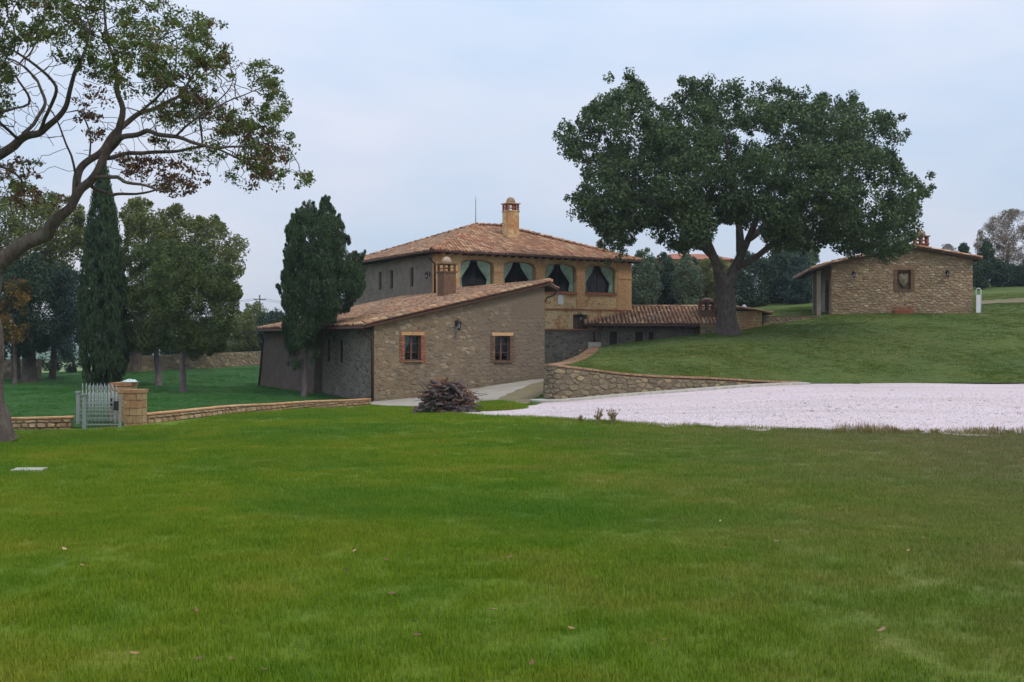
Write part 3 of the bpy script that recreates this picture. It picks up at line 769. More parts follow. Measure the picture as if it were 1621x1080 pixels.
# roof slab, rafters, tiles
sl_ = math.atan(.2222); ca, sa = math.cos(sl_), math.sin(sl_)
rx0, rx1, ry0, ry1 = -.55, 9.15, -.28, 14.8
w = MB(); w.hexa([(rx0,ry0,wz(rx0)),(rx1,ry0,wz(rx1)),(rx1,ry1,wz(rx1)),(rx0,ry1,wz(rx0)),(rx0,ry0,wz(rx0)+.09),(rx1,ry0,wz(rx1)+.09),(rx1,ry1,wz(rx1)+.09),(rx0,ry1,wz(rx0)+.09)])
w.build('roof', M['channel_shade'], wing)
tile_field(wing, (rx0-.05, ry1, wz(rx0)+.10), (0,-1,0), (ca,0,sa), lambda v: (0, ry1-ry0), (rx1-rx0)/ca-.1, M['tile_old'])
for yy, ss, lf in ((ry0-.02, 1.05, .12), (ry0+.16, 1.0, .17)):
    ridge_row(wing, (rx0, yy, wz(rx0)+.06), (rx1, yy, wz(rx1)+.06), M['tile_old'], 'verge_tile', ss, .37, lf)
ridge_row(wing, (rx1-.08, ry0, wz(rx1)+.1), (rx1-.08, 9.2, wz(rx1)+.1), M['tile_old'], 'ridge_tile', 1.2, .38, .05)
# short tiled return at the high end
zr_ = wz(9.15); w = MB(); w.hexa([(9.05,-.28,zr_-.04),(9.65,-.28,zr_-.3),(9.65,9.2,zr_-.3),(9.05,9.2,zr_-.04),(9.05,-.28,zr_+.07),(9.65,-.28,zr_-.2),(9.65,9.2,zr_-.2),(9.05,9.2,zr_+.07)])
w.build('roof_return', M['under'], wing)
tile_field(wing, (9.68, -.3, zr_-.19), (0,1,0), Vector((-.6,0,.26)).normalized(), lambda v: (0, 9.4), .6, M['tile_old'], name='return_tiles')
k = 0
for i in range(30):
    w = MB(); y = .2+i*.5; w.box(-.5,0,y,y+.1,wz(-.5)-.09,wz(-.5)-.005); w.build('rafter_end', M['timber'], wing)
chimney(wing, 6.87, 6.16, wz(6.87)+.1, .72, .72, 1.25, M['brick_old'], label='squat worn chimney with vented head and round stone ball')
w = MB(); w.tube([(-.66, ry0, wz(-.6)), (-.66, ry1, wz(-.6))], .07, 8); w.build('gutter', M['copper'], wing)
downpipe(wing, [(-.6,14.35,3.2),(-.42,14.38,3.0),(-.34,14.4,2.75),(-.6,14.4,-.1)])
downpipe(wing, [(-.62,.2,3.2),(-.3,.1,2.95),(-.06,.06,2.8),(-.06,.06,-.1)])
w = MB(); w.tube([(9.6,-.1,zr_-.32),(9.5,-.05,zr_-.5),(9.2,.1,zr_-.62),(9.08,.2,zr_-.9),(9.08,.2,.3)], .05, 8); w.build('downpipe', M['copper'], wing)
def wmat(x, y, z, rz=0):
    p = bw(x, y, z); return Matrix.Translation(p) @ Matrix.Rotation(ANG+rz, 4, 'Z')
lantern(wmat(4.11, -.03, 3.5), 'iron lantern on the stone wall between the two lower windows', 1.05)

# ================================================================ FARMHOUSE
H0 = bw(8.2, 10.0, 0)
house = empty('farmhouse', H0, ANG, 'two storey ochre farmhouse with four curtained arches under a hipped tile roof', 'house')
HW, HD = 13.8, 12.6
archs = [(1.5,3.75), (4.42,6.65), (7.3,9.6), (10.25,12.6)]
def arch_loop(x0, x1, z0, zs, zc, n=14):
    c, a = (x0+x1)/2, (x1-x0)/2; pts = [(x0, z0), (x1, z0)]
    for k in range(n+1):
        t = math.pi*k/n; ct, st = math.cos(t), math.sin(t)
        pts.append((c+a*math.copysign(abs(ct)**.62, ct), zs+(zc-zs)*abs(st)**.68))
    return pts
Z0, ZS, ZC = 5.70, 6.8, 7.38
h_ = [arch_loop(a, b, Z0, ZS, ZC) for a, b in archs]
w = MB(); panel(w, [(0,3.42),(HW,3.42),(HW,7.9),(0,7.9)], h_+[rect(9.36,10.5,3.44,4.33)], FX, -.08, .42); w.build('wall', M['plaster'], house, label='ochre plaster front with exposed brick patches')
w = MB(); w.box(0,HW,0,.45,-1,3.42); w.build('wall', M['mortar_grey'], house, label='grey stone foot of the front wall')
fhl = flat_frame((0,HD,0),(0,-1,0),(-1,0,0))
SL = [rect(HD-t-.22, HD-t+.22, 5.9, 7.05) for t in (3.07,5.9,7.6)]
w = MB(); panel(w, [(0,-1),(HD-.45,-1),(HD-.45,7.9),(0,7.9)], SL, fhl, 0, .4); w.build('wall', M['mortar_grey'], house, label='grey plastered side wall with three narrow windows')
w = MB(); w.box(HW-.4,HW,.45,HD-.4,-1,7.9); w.box(.4,HW,HD-.4,HD,-1,7.9); w.build('wall', M['plaster'], house)
for x0, x1, z0_ in ((-.03, .32, 3.42), (HW-1.1, HW+.03, 4.66)):
    w = MB(); w.box(x0, x1, -.125, .3, z0_, 7.75); w.build('corner_pilaster', M['brick_soft'], house)
for t in (3.07,5.9,7.6): window(house, fhl, HD-t-.22, HD-t+.22, 5.9, 7.05, mullion=False, bars=1, inset=.1, wood=M['frame_wood'])
random_rubble(house, fhl, HD-.6, lambda s: 3.4, lambda s: 7.6, M['mortar_grey'], 0, [(HD-t-.3, HD-t+.3, 5.8, 7.15) for t in (3.07,5.9,7.6)], (.45,.28), .012, .05, seed=11, drop=.4)
random_rubble(house, flat_frame((0,-.08,0),(1,0,0),(0,-1,0)), HW-1.2, lambda s: 3.46, lambda s: 5.5, M['plaster'], 0, [(0,HW,4.5,4.7),(9.2,10.6,3.4,4.45),(3.7,4.45,4.6,5.6),(6.6,7.35,4.6,5.6),(9.55,10.3,4.6,5.6),(8.2,8.7,4.9,5.6)], (.34,.2), .014, .03, s0=.4, seed=13, drop=.35)
random_rubble(house, FX, 6, lambda s: -.2, lambda s: 3.3, bpy.data.materials['stone_shaded'], 30, [], (.4,.24), .02, .04, s0=4.2, seed=12, drop=.3)
# mouldings: brick sills, string courses, piers with little capitals
for i, (a, b) in enumerate(archs):
    m_ = MB(); m_.box(a-.02, b+.02, -.17, .3, Z0-.16, Z0); m_.build('sill', M['brick'], house)
    ring = MB(); lo = arch_loop(a, b, Z0, ZS, ZC, 14)[2:]; c = (a+b)/2
    for (x, z), (x2, z2) in zip(lo[:-1], lo[1:]):
        f = lambda x, z: (c+(x-c)*1.09, ZS+(z-ZS)*1.2)
        (u, v), (u2, v2) = f(x, z), f(x2, z2)
        ring.hexa([(x,-.11,z),(x2,-.11,z2),(x2,.0,z2),(x,.0,z),(u,-.11,v),(u2,-.11,v2),(u2,.0,v2),(u,.0,v)], random.random())
    ring.build('arch_ring', M['brick_soft'], house)
m_ = MB(); m_.box(-.02, HW+.02, -.14, .0, 4.58, 4.66); m_.build('string_course', M['brick'], house)
m_ = MB(); m_.box(-.02, HW+.02, -.13, .0, 3.36, 3.44); m_.build('string_course', M['brick'], house)
pe = [.32]+[v for ab in archs for v in ab]+[HW]
for x0, x1 in ((3.77,4.40),(6.67,7.28),(9.62,10.23)):
    m_ = MB(); m_.box(x0, x1, -.115, 0, 4.67, 7.66); m_.box(x0-.03, x1+.03, -.14, 0, 6.66, 6.74); m_.build('pier', M['brick_soft'], house)
m_ = MB(); m_.box(12.75, HW+.05, -.16, 0, 6.6, 6.67); m_.box(.0, 1.45, -.14, 0, 6.66, 6.74); m_.build('capital', M['brick_soft'], house)
m_ = MB(); m_.box(0.3, HW-.3, -.1, 0, 7.7, 7.86); m_.build('frieze', M['brick_old'], house)
# the loggia room
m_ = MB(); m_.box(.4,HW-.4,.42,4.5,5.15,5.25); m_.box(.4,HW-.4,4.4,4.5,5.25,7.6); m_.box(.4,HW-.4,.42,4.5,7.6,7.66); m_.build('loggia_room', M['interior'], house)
for i, (a, b) in enumerate(archs):
    sh = MB(); c, hw = (a+b)/2, (b-a)/2
    panel(sh, arch_loop(a+.01, b-.01, Z0+.01, ZS, ZC-.02), [[(x*1+0, z) for x, z in arch_loop(a+.07, b-.07, Z0+.06, ZS, ZC-.08)][::-1]], FX, .26, .31)
    sh.box(c-.025, c+.025, .265, .305, Z0+.06, ZC-.08)
    wn_ = sh.build('window', M['timber'], house)
    gl = MB(); gp = arch_loop(a+.07, b-.07, Z0+.06, ZS, ZC-.08); gl.add([(x, .285, z) for x, z in gp], [tuple(range(len(gp)))]); gl.build('pane', M['glass'], wn_)
    def ar(x, c=c, hw=hw): 
        q = max(0, 1-abs((x-c)/hw)**2.5); return ZS+(ZC-ZS)*q**.4
    ww = b-a
    curtain(wn_, FX, (a+.02, a+ww*.34), Z0+.03, ZC-.02, .12, -1, .4, ar)
    curtain(wn_, FX, (b-ww*.46, b-.12), Z0+.03, ZC-.02, .12, 1, .36, ar)
# a few things in the lower front
m_ = MB(); m_.box(9.36+.03,9.9,.1,.15,3.46,4.3); m_.box(9.93,10.47,.1,.15,3.46,4.3); 
m_.build('shutter', M['frame_wood'], house, label='dark closed wooden shutters')
m_ = MB(); 
pl = [(8.43-.18,4.92),(8.43+.18,4.92)]+[(8.43+.18*math.cos(t), 5.36+.16*math.sin(t)) for t in np.linspace(0, math.pi, 8)]
panel(m_, pl, [], FX, -.12, -.07)
pq = m_.build('plaque', M['white'], None); pq.parent = house; pq.name = 'plaque'; pq['label'] = 'small white arched plaque'
# roof: hipped
OV = .55; e0 = 7.72; xa, xb, ya, yb = -OV, HW+.45, -OV, HD+OV
r0, r1 = Vector((6.2, 6.3, 10.16)), Vector((8.0, 6.0, 10.16))
E = [Vector((xa,ya,e0)), Vector((xb,ya,e0)), Vector((xb,yb,e0)), Vector((xa,yb,e0))]
m_ = MB(); m_.add([*E, r0, r1], [(0,1,5,4), (1,2,5), (2,3,4,5), (3,0,4), (3,2,1,0)]); m_.build('roof', M['channel_shade'], house)
m_ = MB(); 
for a, b in ((E[0],E[1]),(E[0],E[3]),(E[1],E[2])): m_.tube([a+Vector((0,0,-.02)), b+Vector((0,0,-.02))], .055, 8)
m_.build('gutter', M['copper'], house)
for i in range(28):
    m_ = MB(); x = -.5+i*.54; m_.box(x, x+.08, -.5, -.1, 7.6, 7.69); m_.build('rafter_end', M['timber'], house)
for i in range(25):
    m_ = MB(); y = -.4+i*.54; m_.box(-.5, -.02, y, y+.08, 7.6, 7.69); m_.build('rafter_end', M['timber'], house)
def face_tiles(a, b, t0, t1, mat):
    """a,b eave ends; t0,t1 ridge ends above a and b"""
    ex = (b-a); L = ex.length; ex.normalize(); d = t0-a; up = d-ex*d.dot(ex); Lv = up.length; up.normalize()
    s0, s1 = (t0-a).dot(ex), (t1-a).dot(ex)
    tile_field(house, a+Vector((0,0,.03)), ex, up, lambda v: (s0*v/Lv, L-(L-s1)*v/Lv), Lv-.1, mat)
face_tiles(E[0], E[1], r0, r1, M['tile']); face_tiles(E[1], E[2], r1, r1, M['tile']); face_tiles(E[2], E[3], r1, r0, M['tile']); face_tiles(E[3], E[0], r0, r0, M['tile_old'])
for a, b in ((E[0], r0), (E[1], r1), (E[2], r1), (E[3], r0), (r0, r1)): ridge_row(house, a, b, M['tile'], 'ridge_tile', 1.35, .4, .07)
def hz(y): return e0+(10.16-e0)*(y+OV)/(6.3+OV)
chimney(house, 7.15, 3.6, hz(3.6), .8, .72, 1.62, M['brick_soft'], body_mat=M['plaster'], label='tall brick chimney with open vented head and stone dome')
m_ = MB(); m_.box(6.7, 7.6, 3.15, 4.05, hz(3.2)-.2, hz(3.2)+.12); m_.build('chimney_base', M['stone_gable'], house)
# antenna
an = empty('antenna', house.matrix_basis @ Vector((6.3, 6.5, 10.0)), 0, 'thin metal antenna mast rising behind the roof ridge', 'antenna')
an.location = bw(14.4, 16.4, 10.0)
m_ = MB(); m_.tube([(0,0,-.3),(0,0,1.85)], .03, 6); m_.build('mast', M['galv'], an)
m_ = MB(); m_.tube([(0,0,1.85),(0,0,2.1)], .012, 5); m_.build('whip', M['galv'], an)
downpipe(house, [(-.66,-.3,7.4),(-.3,-.1,7.2),(-.09,-.06,7.05),(-.09,-.06,5.0)])
downpipe(house, [(HW-2.9,-.2,3.3),(HW-2.9,-.14,3.2),(HW-2.9,-.14,.4)])
def hmat(x, y, z, rz=0): return wmat(8.2+x, 10+y, z, rz)
lantern(hmat(-.02, .7, 6.5, -R(90)), 'small iron lantern on the grey side wall near the upper corner downpipe', .9)
lantern(hmat(9.75, -.1, 4.2), 'iron lantern in front of the dark shuttered window under the arches', 1.2)

# ================================================================ LOW OUTBUILDING
lb = empty('low_outbuilding', (4.8, 64.6, -1.6), 0, 'low stone outbuilding with long tiled roof at the foot of the house, by the oak', 'building')
def L(x, y, z): return (x-4.8, y-64.6, z+1.6)
doors = [(940,951),(965,977),(1006,1018),(1027,1035)]
dl = []
for a, b in doors:
    xa_, xb_ = (a-CX)/F*64.6-4.8, (b-CX)/F*64.6-4.8; dl.append((max(xa_, .15), xb_))
m_ = MB(); panel(m_, [(0,-1),(6.7,-1),(6.7,2.45),(0,2.45)], [rect(a, b, -.2, 2.18) for a, b in dl], FX, 0, .35)
m_.box(0,.35,.35,5,-1,3.2); m_.box(.35,10.4,4.6,5,-1,3.1); m_.build('wall', M['mortar_grey'], lb)
for a, b in dl:
    m_ = MB(); m_.box(a, b, .2, .25, -.2, 2.18); m_.build('door', M['timber'], lb)
random_rubble(lb, FX, 6.7, lambda s: .2, lambda s: 2.3, bpy.data.materials['stone_shaded'], 50, [(a-.05, b+.05, -.5, 2.25) for a, b in dl], (.34,.2), .02, .03, seed=21, drop=.2)
# block under the chimney
m_ = MB(); m_.box(6.7, 8.2, -1.1, 4.6, -1, 2.62); m_.build('chimney_block', M['mortar_gable'], lb)
rubble(lb, flat_frame((6.7,-1.1,0),(1,0,0),(0,-1,0)), 1.5, lambda s: .6, lambda s: 2.6, M['stone_wall'], 30, [], (.2,.5), (.12,.25), .03, .03, seed=22)
def lrz(y): return 2.52+.40*(y+.9)
ye = -.9
m_ = MB(); m_.hexa([(-.4,ye,lrz(ye)),(8.3,ye,lrz(ye)),(8.3,1.9,lrz(1.9)),(-.4,1.9,lrz(1.9)),(-.4,ye,lrz(ye)+.08),(8.3,ye,lrz(ye)+.08),(8.3,1.9,lrz(1.9)+.08),(-.4,1.9,lrz(1.9)+.08)])
m_.hexa([(-.4,1.9,lrz(1.9)),(8.3,1.9,lrz(1.9)),(8.3,5.3,lrz(1.9)-.9),(-.4,5.3,lrz(1.9)-.9),(-.4,1.9,lrz(1.9)+.08),(8.3,1.9,lrz(1.9)+.08),(8.3,5.3,lrz(1.9)-.82),(-.4,5.3,lrz(1.9)-.82)])
m_.build('roof', M['channel_shade'], lb)
up = Vector((0,1,.40)).normalized()
tile_field(lb, (-.4,ye-.05,lrz(ye)+.09), (1,0,0), up, lambda v: (0, 8.7), 3.0, M['tile_old'])
tile_field(lb, (8.3,5.35,lrz(1.9)-.81), (-1,0,0), Vector((0,-3.4,.9)).normalized(), lambda v: (0, 8.7), 3.4, M['tile_old'])
ridge_row(lb, (-.4,1.9,lrz(1.9)+.1), (8.2,1.9,lrz(1.9)+.1), M['tile_old'], 'ridge_tile', 1.2, .4, .05)
for i in range(17):
    m_ = MB(); x = -.3+i*.53; m_.box(x, x+.09, ye+.03, 0, lrz(ye)-.09, lrz(ye)-.01); m_.build('rafter_end', M['timber'], lb)
m_ = MB(); m_.tube([(-.4,ye-.06,lrz(ye)),(6.6,ye-.06,lrz(ye))], .06, 8); m_.build('gutter', M['copper'], lb)
chimney(lb, 7.35, .4, 2.7, .95, .8, .75, M['brick_old'], dome=False, label='wide brown brick chimney with three vents')
# flue pipes on the roof
for dx in (0, .28):
    m_ = MB(); m_.tube([(4.05+dx,.2,lrz(.2)),(4.05+dx,.2,lrz(.2)+.42)], .035, 6); m_.build('flue_pipe', M['galv'], lb)
# ochre end block with a small tiled roof
m_ = MB(); m_.box(8.2, 10.55, -.6, 4.6, -1, 3.42); m_.build('end_block', M['plaster'], lb)
rubble(lb, flat_frame((8.2,-.6,0),(1,0,0),(0,-1,0)), 2.35, lambda s: 1.9, lambda s: 3.4, M['ashlar'], 34, [], (.25,.55), (.14,.25), .02, .03, seed=23)
m_ = MB(); m_.hexa([(8.1,-1,3.62),(10.2,-1,3.45),(10.2,4.8,3.45),(8.1,4.8,3.62),(8.1,-1,3.70),(10.2,-1,3.53),(10.2,4.8,3.53),(8.1,4.8,3.70)])
m_.hexa([(10.2,-1,3.45),(11.1,-1,3.2),(11.1,4.8,3.2),(10.2,4.8,3.45),(10.2,-1,3.53),(11.1,-1,3.28),(11.1,4.8,3.28),(10.2,4.8,3.53)])
m_.build('roof', M['channel_shade'], lb)
tile_field(lb, (11.15,-1,3.32), (0,1,0), Vector((-1,0,.16)).normalized(), lambda v: (0, 5.8), 3.1, M['tile_old'])
m_ = MB(); m_.lathe([(.14,0),(.16,.1),(.1,.2),(.02,.25)], 10, (9.5,-.4,3.6)); m_.build('vent_cowl', M['white'], lb)

# terrace wall towards the right building
def wall_run(name, pts, zb, zt, th, mat, stone, nparts, label, cat, cap=None, cw=(.2,.5), ch=(.12,.25), seed=5, group=None, capname='coping', irregular=True):
    """free-standing or retaining wall along a path of xy points; outer face on the right-hand side"""
    pts = [Vector(p[:2]) for p in pts]
    ds = [0]
    for a, b in zip(pts[:-1], pts[1:]): ds.append(ds[-1]+(b-a).length)
    def at(s):
        s = max(0, min(ds[-1]-1e-6, s)); i = max(k for k in range(len(ds)-1) if ds[k] <= s)
        t = (s-ds[i])/(ds[i+1]-ds[i]); return pts[i].lerp(pts[i+1], t), (pts[i+1]-pts[i]).normalized()
    root = empty(name, (*pts[0], 0), 0, label, cat, group); off = Vector((-pts[0].x, -pts[0].y, 0))
    mb = MB(); cp_ = MB(); N = []
    for i, p in enumerate(pts):
        d = (pts[min(i+1, len(pts)-1)]-pts[max(i-1, 0)]).normalized(); N.append(Vector((d.y, -d.x)))
    vs = []; fs = []
    for p, nrm in zip(pts, N):
        q = p-nrm*th; lo, hi = zb(p.x, p.y)-.3, zt(p.x, p.y)
        vs += [Vector((p.x,p.y,lo))+off, Vector((p.x,p.y,hi))+off, Vector((q.x,q.y,hi))+off, Vector((q.x,q.y,lo))+off]
    for i in range(len(pts)-1):
        a, b = 4*i, 4*i+4
        fs += [(a, a+1, b+1, b), (a+1, a+2, b+2, b+1), (a+2, a+3, b+3, b+2)]
    fs += [(3,2,1,0), tuple(4*(len(pts)-1)+k for k in range(4))]
    mb.add(vs, fs); mb.build('wall_core', mat, root)
    def fr(s, z):
        p, d = at(s); nrm = Vector((d.y, -d.x)); m = Matrix.Identity(4)
        for i, (ex, n_, ez) in enumerate(zip((d.x,d.y,0), (-nrm.x,-nrm.y,0), (0,0,1))): m[i][0] = ex; m[i][1] = n_; m[i][2] = ez
        m[0][3], m[1][3], m[2][3] = p.x+off.x, p.y+off.y, z; return m
    (random_rubble(root, fr, ds[-1], lambda s: zb(*at(s)[0])-.05, lambda s: zt(*at(s)[0]), stone, nparts, (), (sum(cw)/2, sum(ch)/2), .03, .02, seed=seed, drop=.06) if irregular else rubble(root, fr, ds[-1], lambda s: zb(*at(s)[0])-.05, lambda s: zt(*at(s)[0]), stone, nparts, (), cw, ch, .05, .025, seed=seed))
    if cap:      # coping bricks laid across the wall, one by one
        cm, step, over, thk = cap; s = 0; me = None
        while s < ds[-1]-step*.5:
            p, d = at(s+step/2); nrm = Vector((d.y, -d.x)); c = p-nrm*th/2; z = zt(c.x, c.y)
            if me is None:
                b_ = MB(); b_.box(-.5,.5,-.5,.5,-.5,.5, rnd=0); me = b_.mesh('coping_brick', cm)
            o = link(bpy.data.objects.new(capname, me), root)
            o.matrix_basis = Matrix.Translation((c.x+off.x, c.y+off.y, z+thk/2+random.uniform(0,.008))) @ Matrix.Rotation(math.atan2(d.y, d.x)+random.uniform(-.02,.02), 4, 'Z') @ Matrix.Diagonal((step*.95, th+over*2, thk, 1))
            s += step
    return root
wall_run("retaining_wall", WPATH, lambda x, y: g1(x, y), lambda x, y: m1(x, y)-.02, .55, M["mortar_wall"], M["stone_wall"], 260,
         'curved stone retaining wall with brick coping between the pale gravel and the hill lawn', 'wall', (M['coping'], .125, .04, .07), (.24,.4), (.14,.24), 6, capname='coping_brick')
wall_run('terrace_wall', [(15.5, 64.4), (17.2, 64.9), (19.3, 65.5)], lambda x, y: m1(x, y)-.2, lambda x, y: 1.5, .4, M['mortar_wall'], M['stone_wall'], 40,
         'low brown stone wall between the end of the outbuilding and the stone cottage', 'wall', (M['brick_old'], .3, .03, .05))
G_wall = lambda x, y: g1(x, y)
wall_run('kerb_wall', KERB_L, G_wall, lambda x, y: g1(x, y)+.30, .32, M['mortar_wall'], M['stone_kerb'], 60, 'low stone kerb wall left of the iron gate beside the oak trunk', 'wall', (M['brick_soft'], .3, .02, .04), (.15,.4), (.08,.16), 7, 'low kerb walls around the lawn', irregular=False)
wall_run('kerb_wall', KERB_R, G_wall, lambda x, y: g1(x, y)+.25, .32, M['mortar_wall'], M['stone_kerb'], 150, 'low curving stone kerb wall running from the gate pillar to the house', 'wall', (M['brick_soft'], .3, .02, .04), (.15,.4), (.08,.16), 8, 'low kerb walls around the lawn', irregular=False)
BW = [(hit(-260,603,G,40).x, 68), (-27,67.5), (-25.2,67.5), (-20,71), (-16, 79.5)]
wall_run('field_wall', [(-60, 70), (-36, 68.8), (-31, 68.2)], G_wall, lambda x, y: g1(x, y)+1.2, .4, M['mortar_wall'], M['stone_wall'], 0, 'rough stone wall at the far end of the left lawn, beyond the oak trunk', 'wall', None, (.3,.7), (.2,.35), 9, 'field walls behind the left lawn')
wall_run('field_wall', [(-27.2, 67.6), (-24.5, 68.2), (-21, 72), (-17.6, 79.6)], G_wall, lambda x, y: g1(x, y)+1.05, .4, M['mortar_wall'], M['stone_wall'], 130, 'long rough stone wall behind the pine trunks on the left lawn', 'wall', None, (.25,.6), (.18,.32), 10, 'field walls behind the left lawn')
# concrete gutter at the foot of the retaining wall
gp_ = [Vector(p)+Vector((0,0)) for p in WPATH if p.y < 43.2][::1]
cg = []; 
st_ = [i for i, p in enumerate(WPATH) if p.x > 1.2 and p.y < 43.05 and i > 52]
mb = MB(); prev = None
for i in st_:
    p = WPATH[i]; d = (WPATH[min(i+1, len(WPATH)-1)]-WPATH[i-1]).normalized(); nrm = Vector((d.y, -d.x))
    a, b = p+nrm*.12, p+nrm*.62; za, zb_ = g1(a.x, a.y)+.10, g1(b.x, b.y)+.10
    cur = (a, b, za, zb_)
    if prev:
        pa, pb, pza, pzb = prev
        mb.hexa([(pa.x,pa.y,pza-.4),(a.x,a.y,za-.4),(b.x,b.y,zb_-.4),(pb.x,pb.y,pzb-.4)][::-1]+[(pa.x,pa.y,pza),(a.x,a.y,za),(b.x,b.y,zb_),(pb.x,pb.y,pzb)][::-1])
    prev = cur
o = mb.build('gutter_strip', M['concrete'], None); tag(o, 'pale concrete gutter strip along the foot of the retaining wall', 'gutter')

# ================================================================ STONE COTTAGE
CA = R(-9)
ct = empty('stone_cottage', (20.2, 66, 1.5), CA, 'single storey stone cottage with low gabled tile roof on the hill at the right', 'building')
AP = 4.83
def cz(x): return 3.34+(x*.2 if x < AP else (2*AP-x)*.2)      # roof underside along the front
GW, GD = 8.5, 9.0
gab = [(0,-1),(GW,-1),(GW,cz(GW)),(AP,cz(AP)),(0,cz(0))]
niche = rect(4.02,4.82,1.72,2.95)
m_ = MB(); panel(m_, gab, [niche], FX, 0, .45); m_.build('wall', M['mortar_gable'], ct)
m_ = MB(); m_.box(GW-.45,GW,.45,GD,-1,cz(GW)-.02); panel(m_, [(x, z) for x, z in gab], [], flat_frame((0,GD-.4,0),(1,0,0),(0,-1,0)), 0, .4); m_.build('wall', M['mortar_gable'], ct)
fcl = flat_frame((0,GD,0),(0,-1,0),(-1,0,0))
m_ = MB(); panel(m_, rect(0,GD-.45,-1,3.34), [rect(GD-2.6,GD-.9,-.2,2.5), rect(GD-6,GD-4.6,.9,2.3)], fcl, 0, .4); m_.build('wall', M['mortar_grey'], ct, label='shaded side wall under the porch')
m_ = MB(); m_.box(.25,.3,.9,2.6,-.2,2.5); m_.build('door', M['timber'], ct)
window(ct, fcl, GD-6, GD-4.6, .9, 2.3)
random_rubble(ct, FX, GW, lambda s: -.25, lambda s: cz(s)-.03, M['stone_gable'], 200, [(3.78,5.05,1.6,3.1)], (.31,.16), .028, .018, seed=31, drop=.05, jit=.75)
# niche with a carved stone shield
m_ = MB(); m_.box(3.95,4.9,.3,.44,1.6,3.05); m_.build('niche_back', M['mortar_gable'], ct)
m_ = MB(); k = 0; z = 1.62
while z < 3.0:
    wv = .26 if k % 2 else .16
    m_.box(4.02-wv,4.02,-.03,.2,z,z+.06); m_.box(4.82,4.82+wv*.8,-.03,.2,z,z+.06); z += .068; k += 1
m_.build('brick_jamb', M['brick_old'], ct, kind='stuff')
m_ = MB(); m_.box(3.85,4.98,-.04,.2,2.95,3.05); m_.box(3.9,4.95,-.06,.28,1.62,1.72); m_.build('lintel', M['brick_old'], ct)
m_ = MB(); pr = [(-.34,.42),(-.18,.5),(0,.42),(.18,.5),(.34,.42),(.36,.1),(.28,-.2),(.12,-.42),(0,-.52),(-.12,-.42),(-.28,-.2),(-.36,.1)]
f0 = [(4.42+x, .3, 2.34+z) for x, z in pr]; f1 = [(4.42+x*.82, .1, 2.34+z*.82) for x, z in pr]; n = len(pr)
m_.add(f0+f1+[(4.42,.02,2.36)], [(i,(i+1)%n,n+(i+1)%n,n+i) for i in range(n)]+[(n+i,n+(i+1)%n,2*n) for i in range(n)])
m_.build('carved_shield', M['stone_wall'], ct, label='worn carved stone shield in the niche')
# roof with both slopes, the left one reaching out over the porch
m_ = MB(); XL, XR = -1.25, 8.95; YF, YB = -.35, GD+.4; RZ = cz(AP)
def sl2(xa, za, xb, zb, t=.09): m_.hexa([(xa,YF,za),(xb,YF,zb),(xb,YB,zb),(xa,YB,za),(xa,YF,za+t),(xb,YF,zb+t),(xb,YB,zb+t),(xa,YB,za+t)])
sl2(XL, 3.34+XL*.32, 0, 3.34); sl2(0, 3.34, AP, RZ); sl2(AP, RZ, XR, RZ-(XR-AP)*.2)
m_.build('roof', M['under'], ct)
u1 = Vector((1,0,.2)).normalized(); u2 = Vector((-1,0,.2)).normalized(); u0 = Vector((1,0,.32)).normalized()
tile_field(ct, (XL-.05,YB,3.34+XL*.32+.1), (0,-1,0), u0, lambda v: (0, YB-YF), 1.3, M['tile_old'])
tile_field(ct, (0,YB,3.44), (0,-1,0), u1, lambda v: (0, YB-YF), 4.75, M['tile_old'])
tile_field(ct, (XR+.05,YF,RZ-(XR-AP)*.2+.09), (0,1,0), u2, lambda v: (0, YB-YF), 4.1, M['tile_old'])
ridge_row(ct, (AP,YF,RZ+.12), (AP,YB,RZ+.12), M['tile'], 'ridge_tile', 1.3, .4, .04)
ridge_row(ct, (XL,YF,3.34+XL*.32+.12), (0,YF,3.46), M['tile'], 'verge_tile', 1.0, .38, .04)
ridge_row(ct, (0,YF,3.46), (AP,YF,RZ+.12), M['tile'], 'verge_tile', 1.0, .38, .04)
ridge_row(ct, (XR,YF,RZ-(XR-AP)*.2+.12), (AP,YF,RZ+.12), M['tile'], 'verge_tile', 1.0, .38, .04)
m_ = MB(); m_.tube([(XL-.08,YF,2.93),(XL-.08,YB,2.93)], .07, 8); m_.build('gutter', M['metal_dark'], ct)
for y in (.15, 2.2):
    m_ = MB(); m_.box(-.85,-.62,y-.12,y+.12,-.3,2.95); m_.build('porch_post', M['mortar_grey'], ct)
m_ = MB(); m_.box(-.87,-.6,0,GD,2.95,3.12); m_.build('porch_beam', M['timber'], ct)
for i in range(9):
    m_ = MB(); y = .1+i*1.0; m_.hexa([(-1.2,y,2.87),(0,y,3.25),(0,y+.1,3.25),(-1.2,y+.1,2.87),(-1.2,y,2.95),(0,y,3.33),(0,y+.1,3.33),(-1.2,y+.1,2.95)]); m_.build('rafter', M['timber'], ct)
chimney(ct, 5.75, 1.5, cz(5.75)+.1, .82, .7, .42, M['brick'], label='short red brick chimney with open vents and orange dome')
CM = Matrix.Translation((20.2, 66, 1.5)) @ Matrix.Rotation(CA, 4, 'Z')
lm = lambda x, z: CM @ Matrix.Translation((x, -.03, z))
lantern(lm(1.35, 2.75), 'iron lantern on the left half of the cottage gable', 1.0)
lantern(lm(6.95, 2.75), 'iron lantern on the right half of the cottage gable', 1.0)
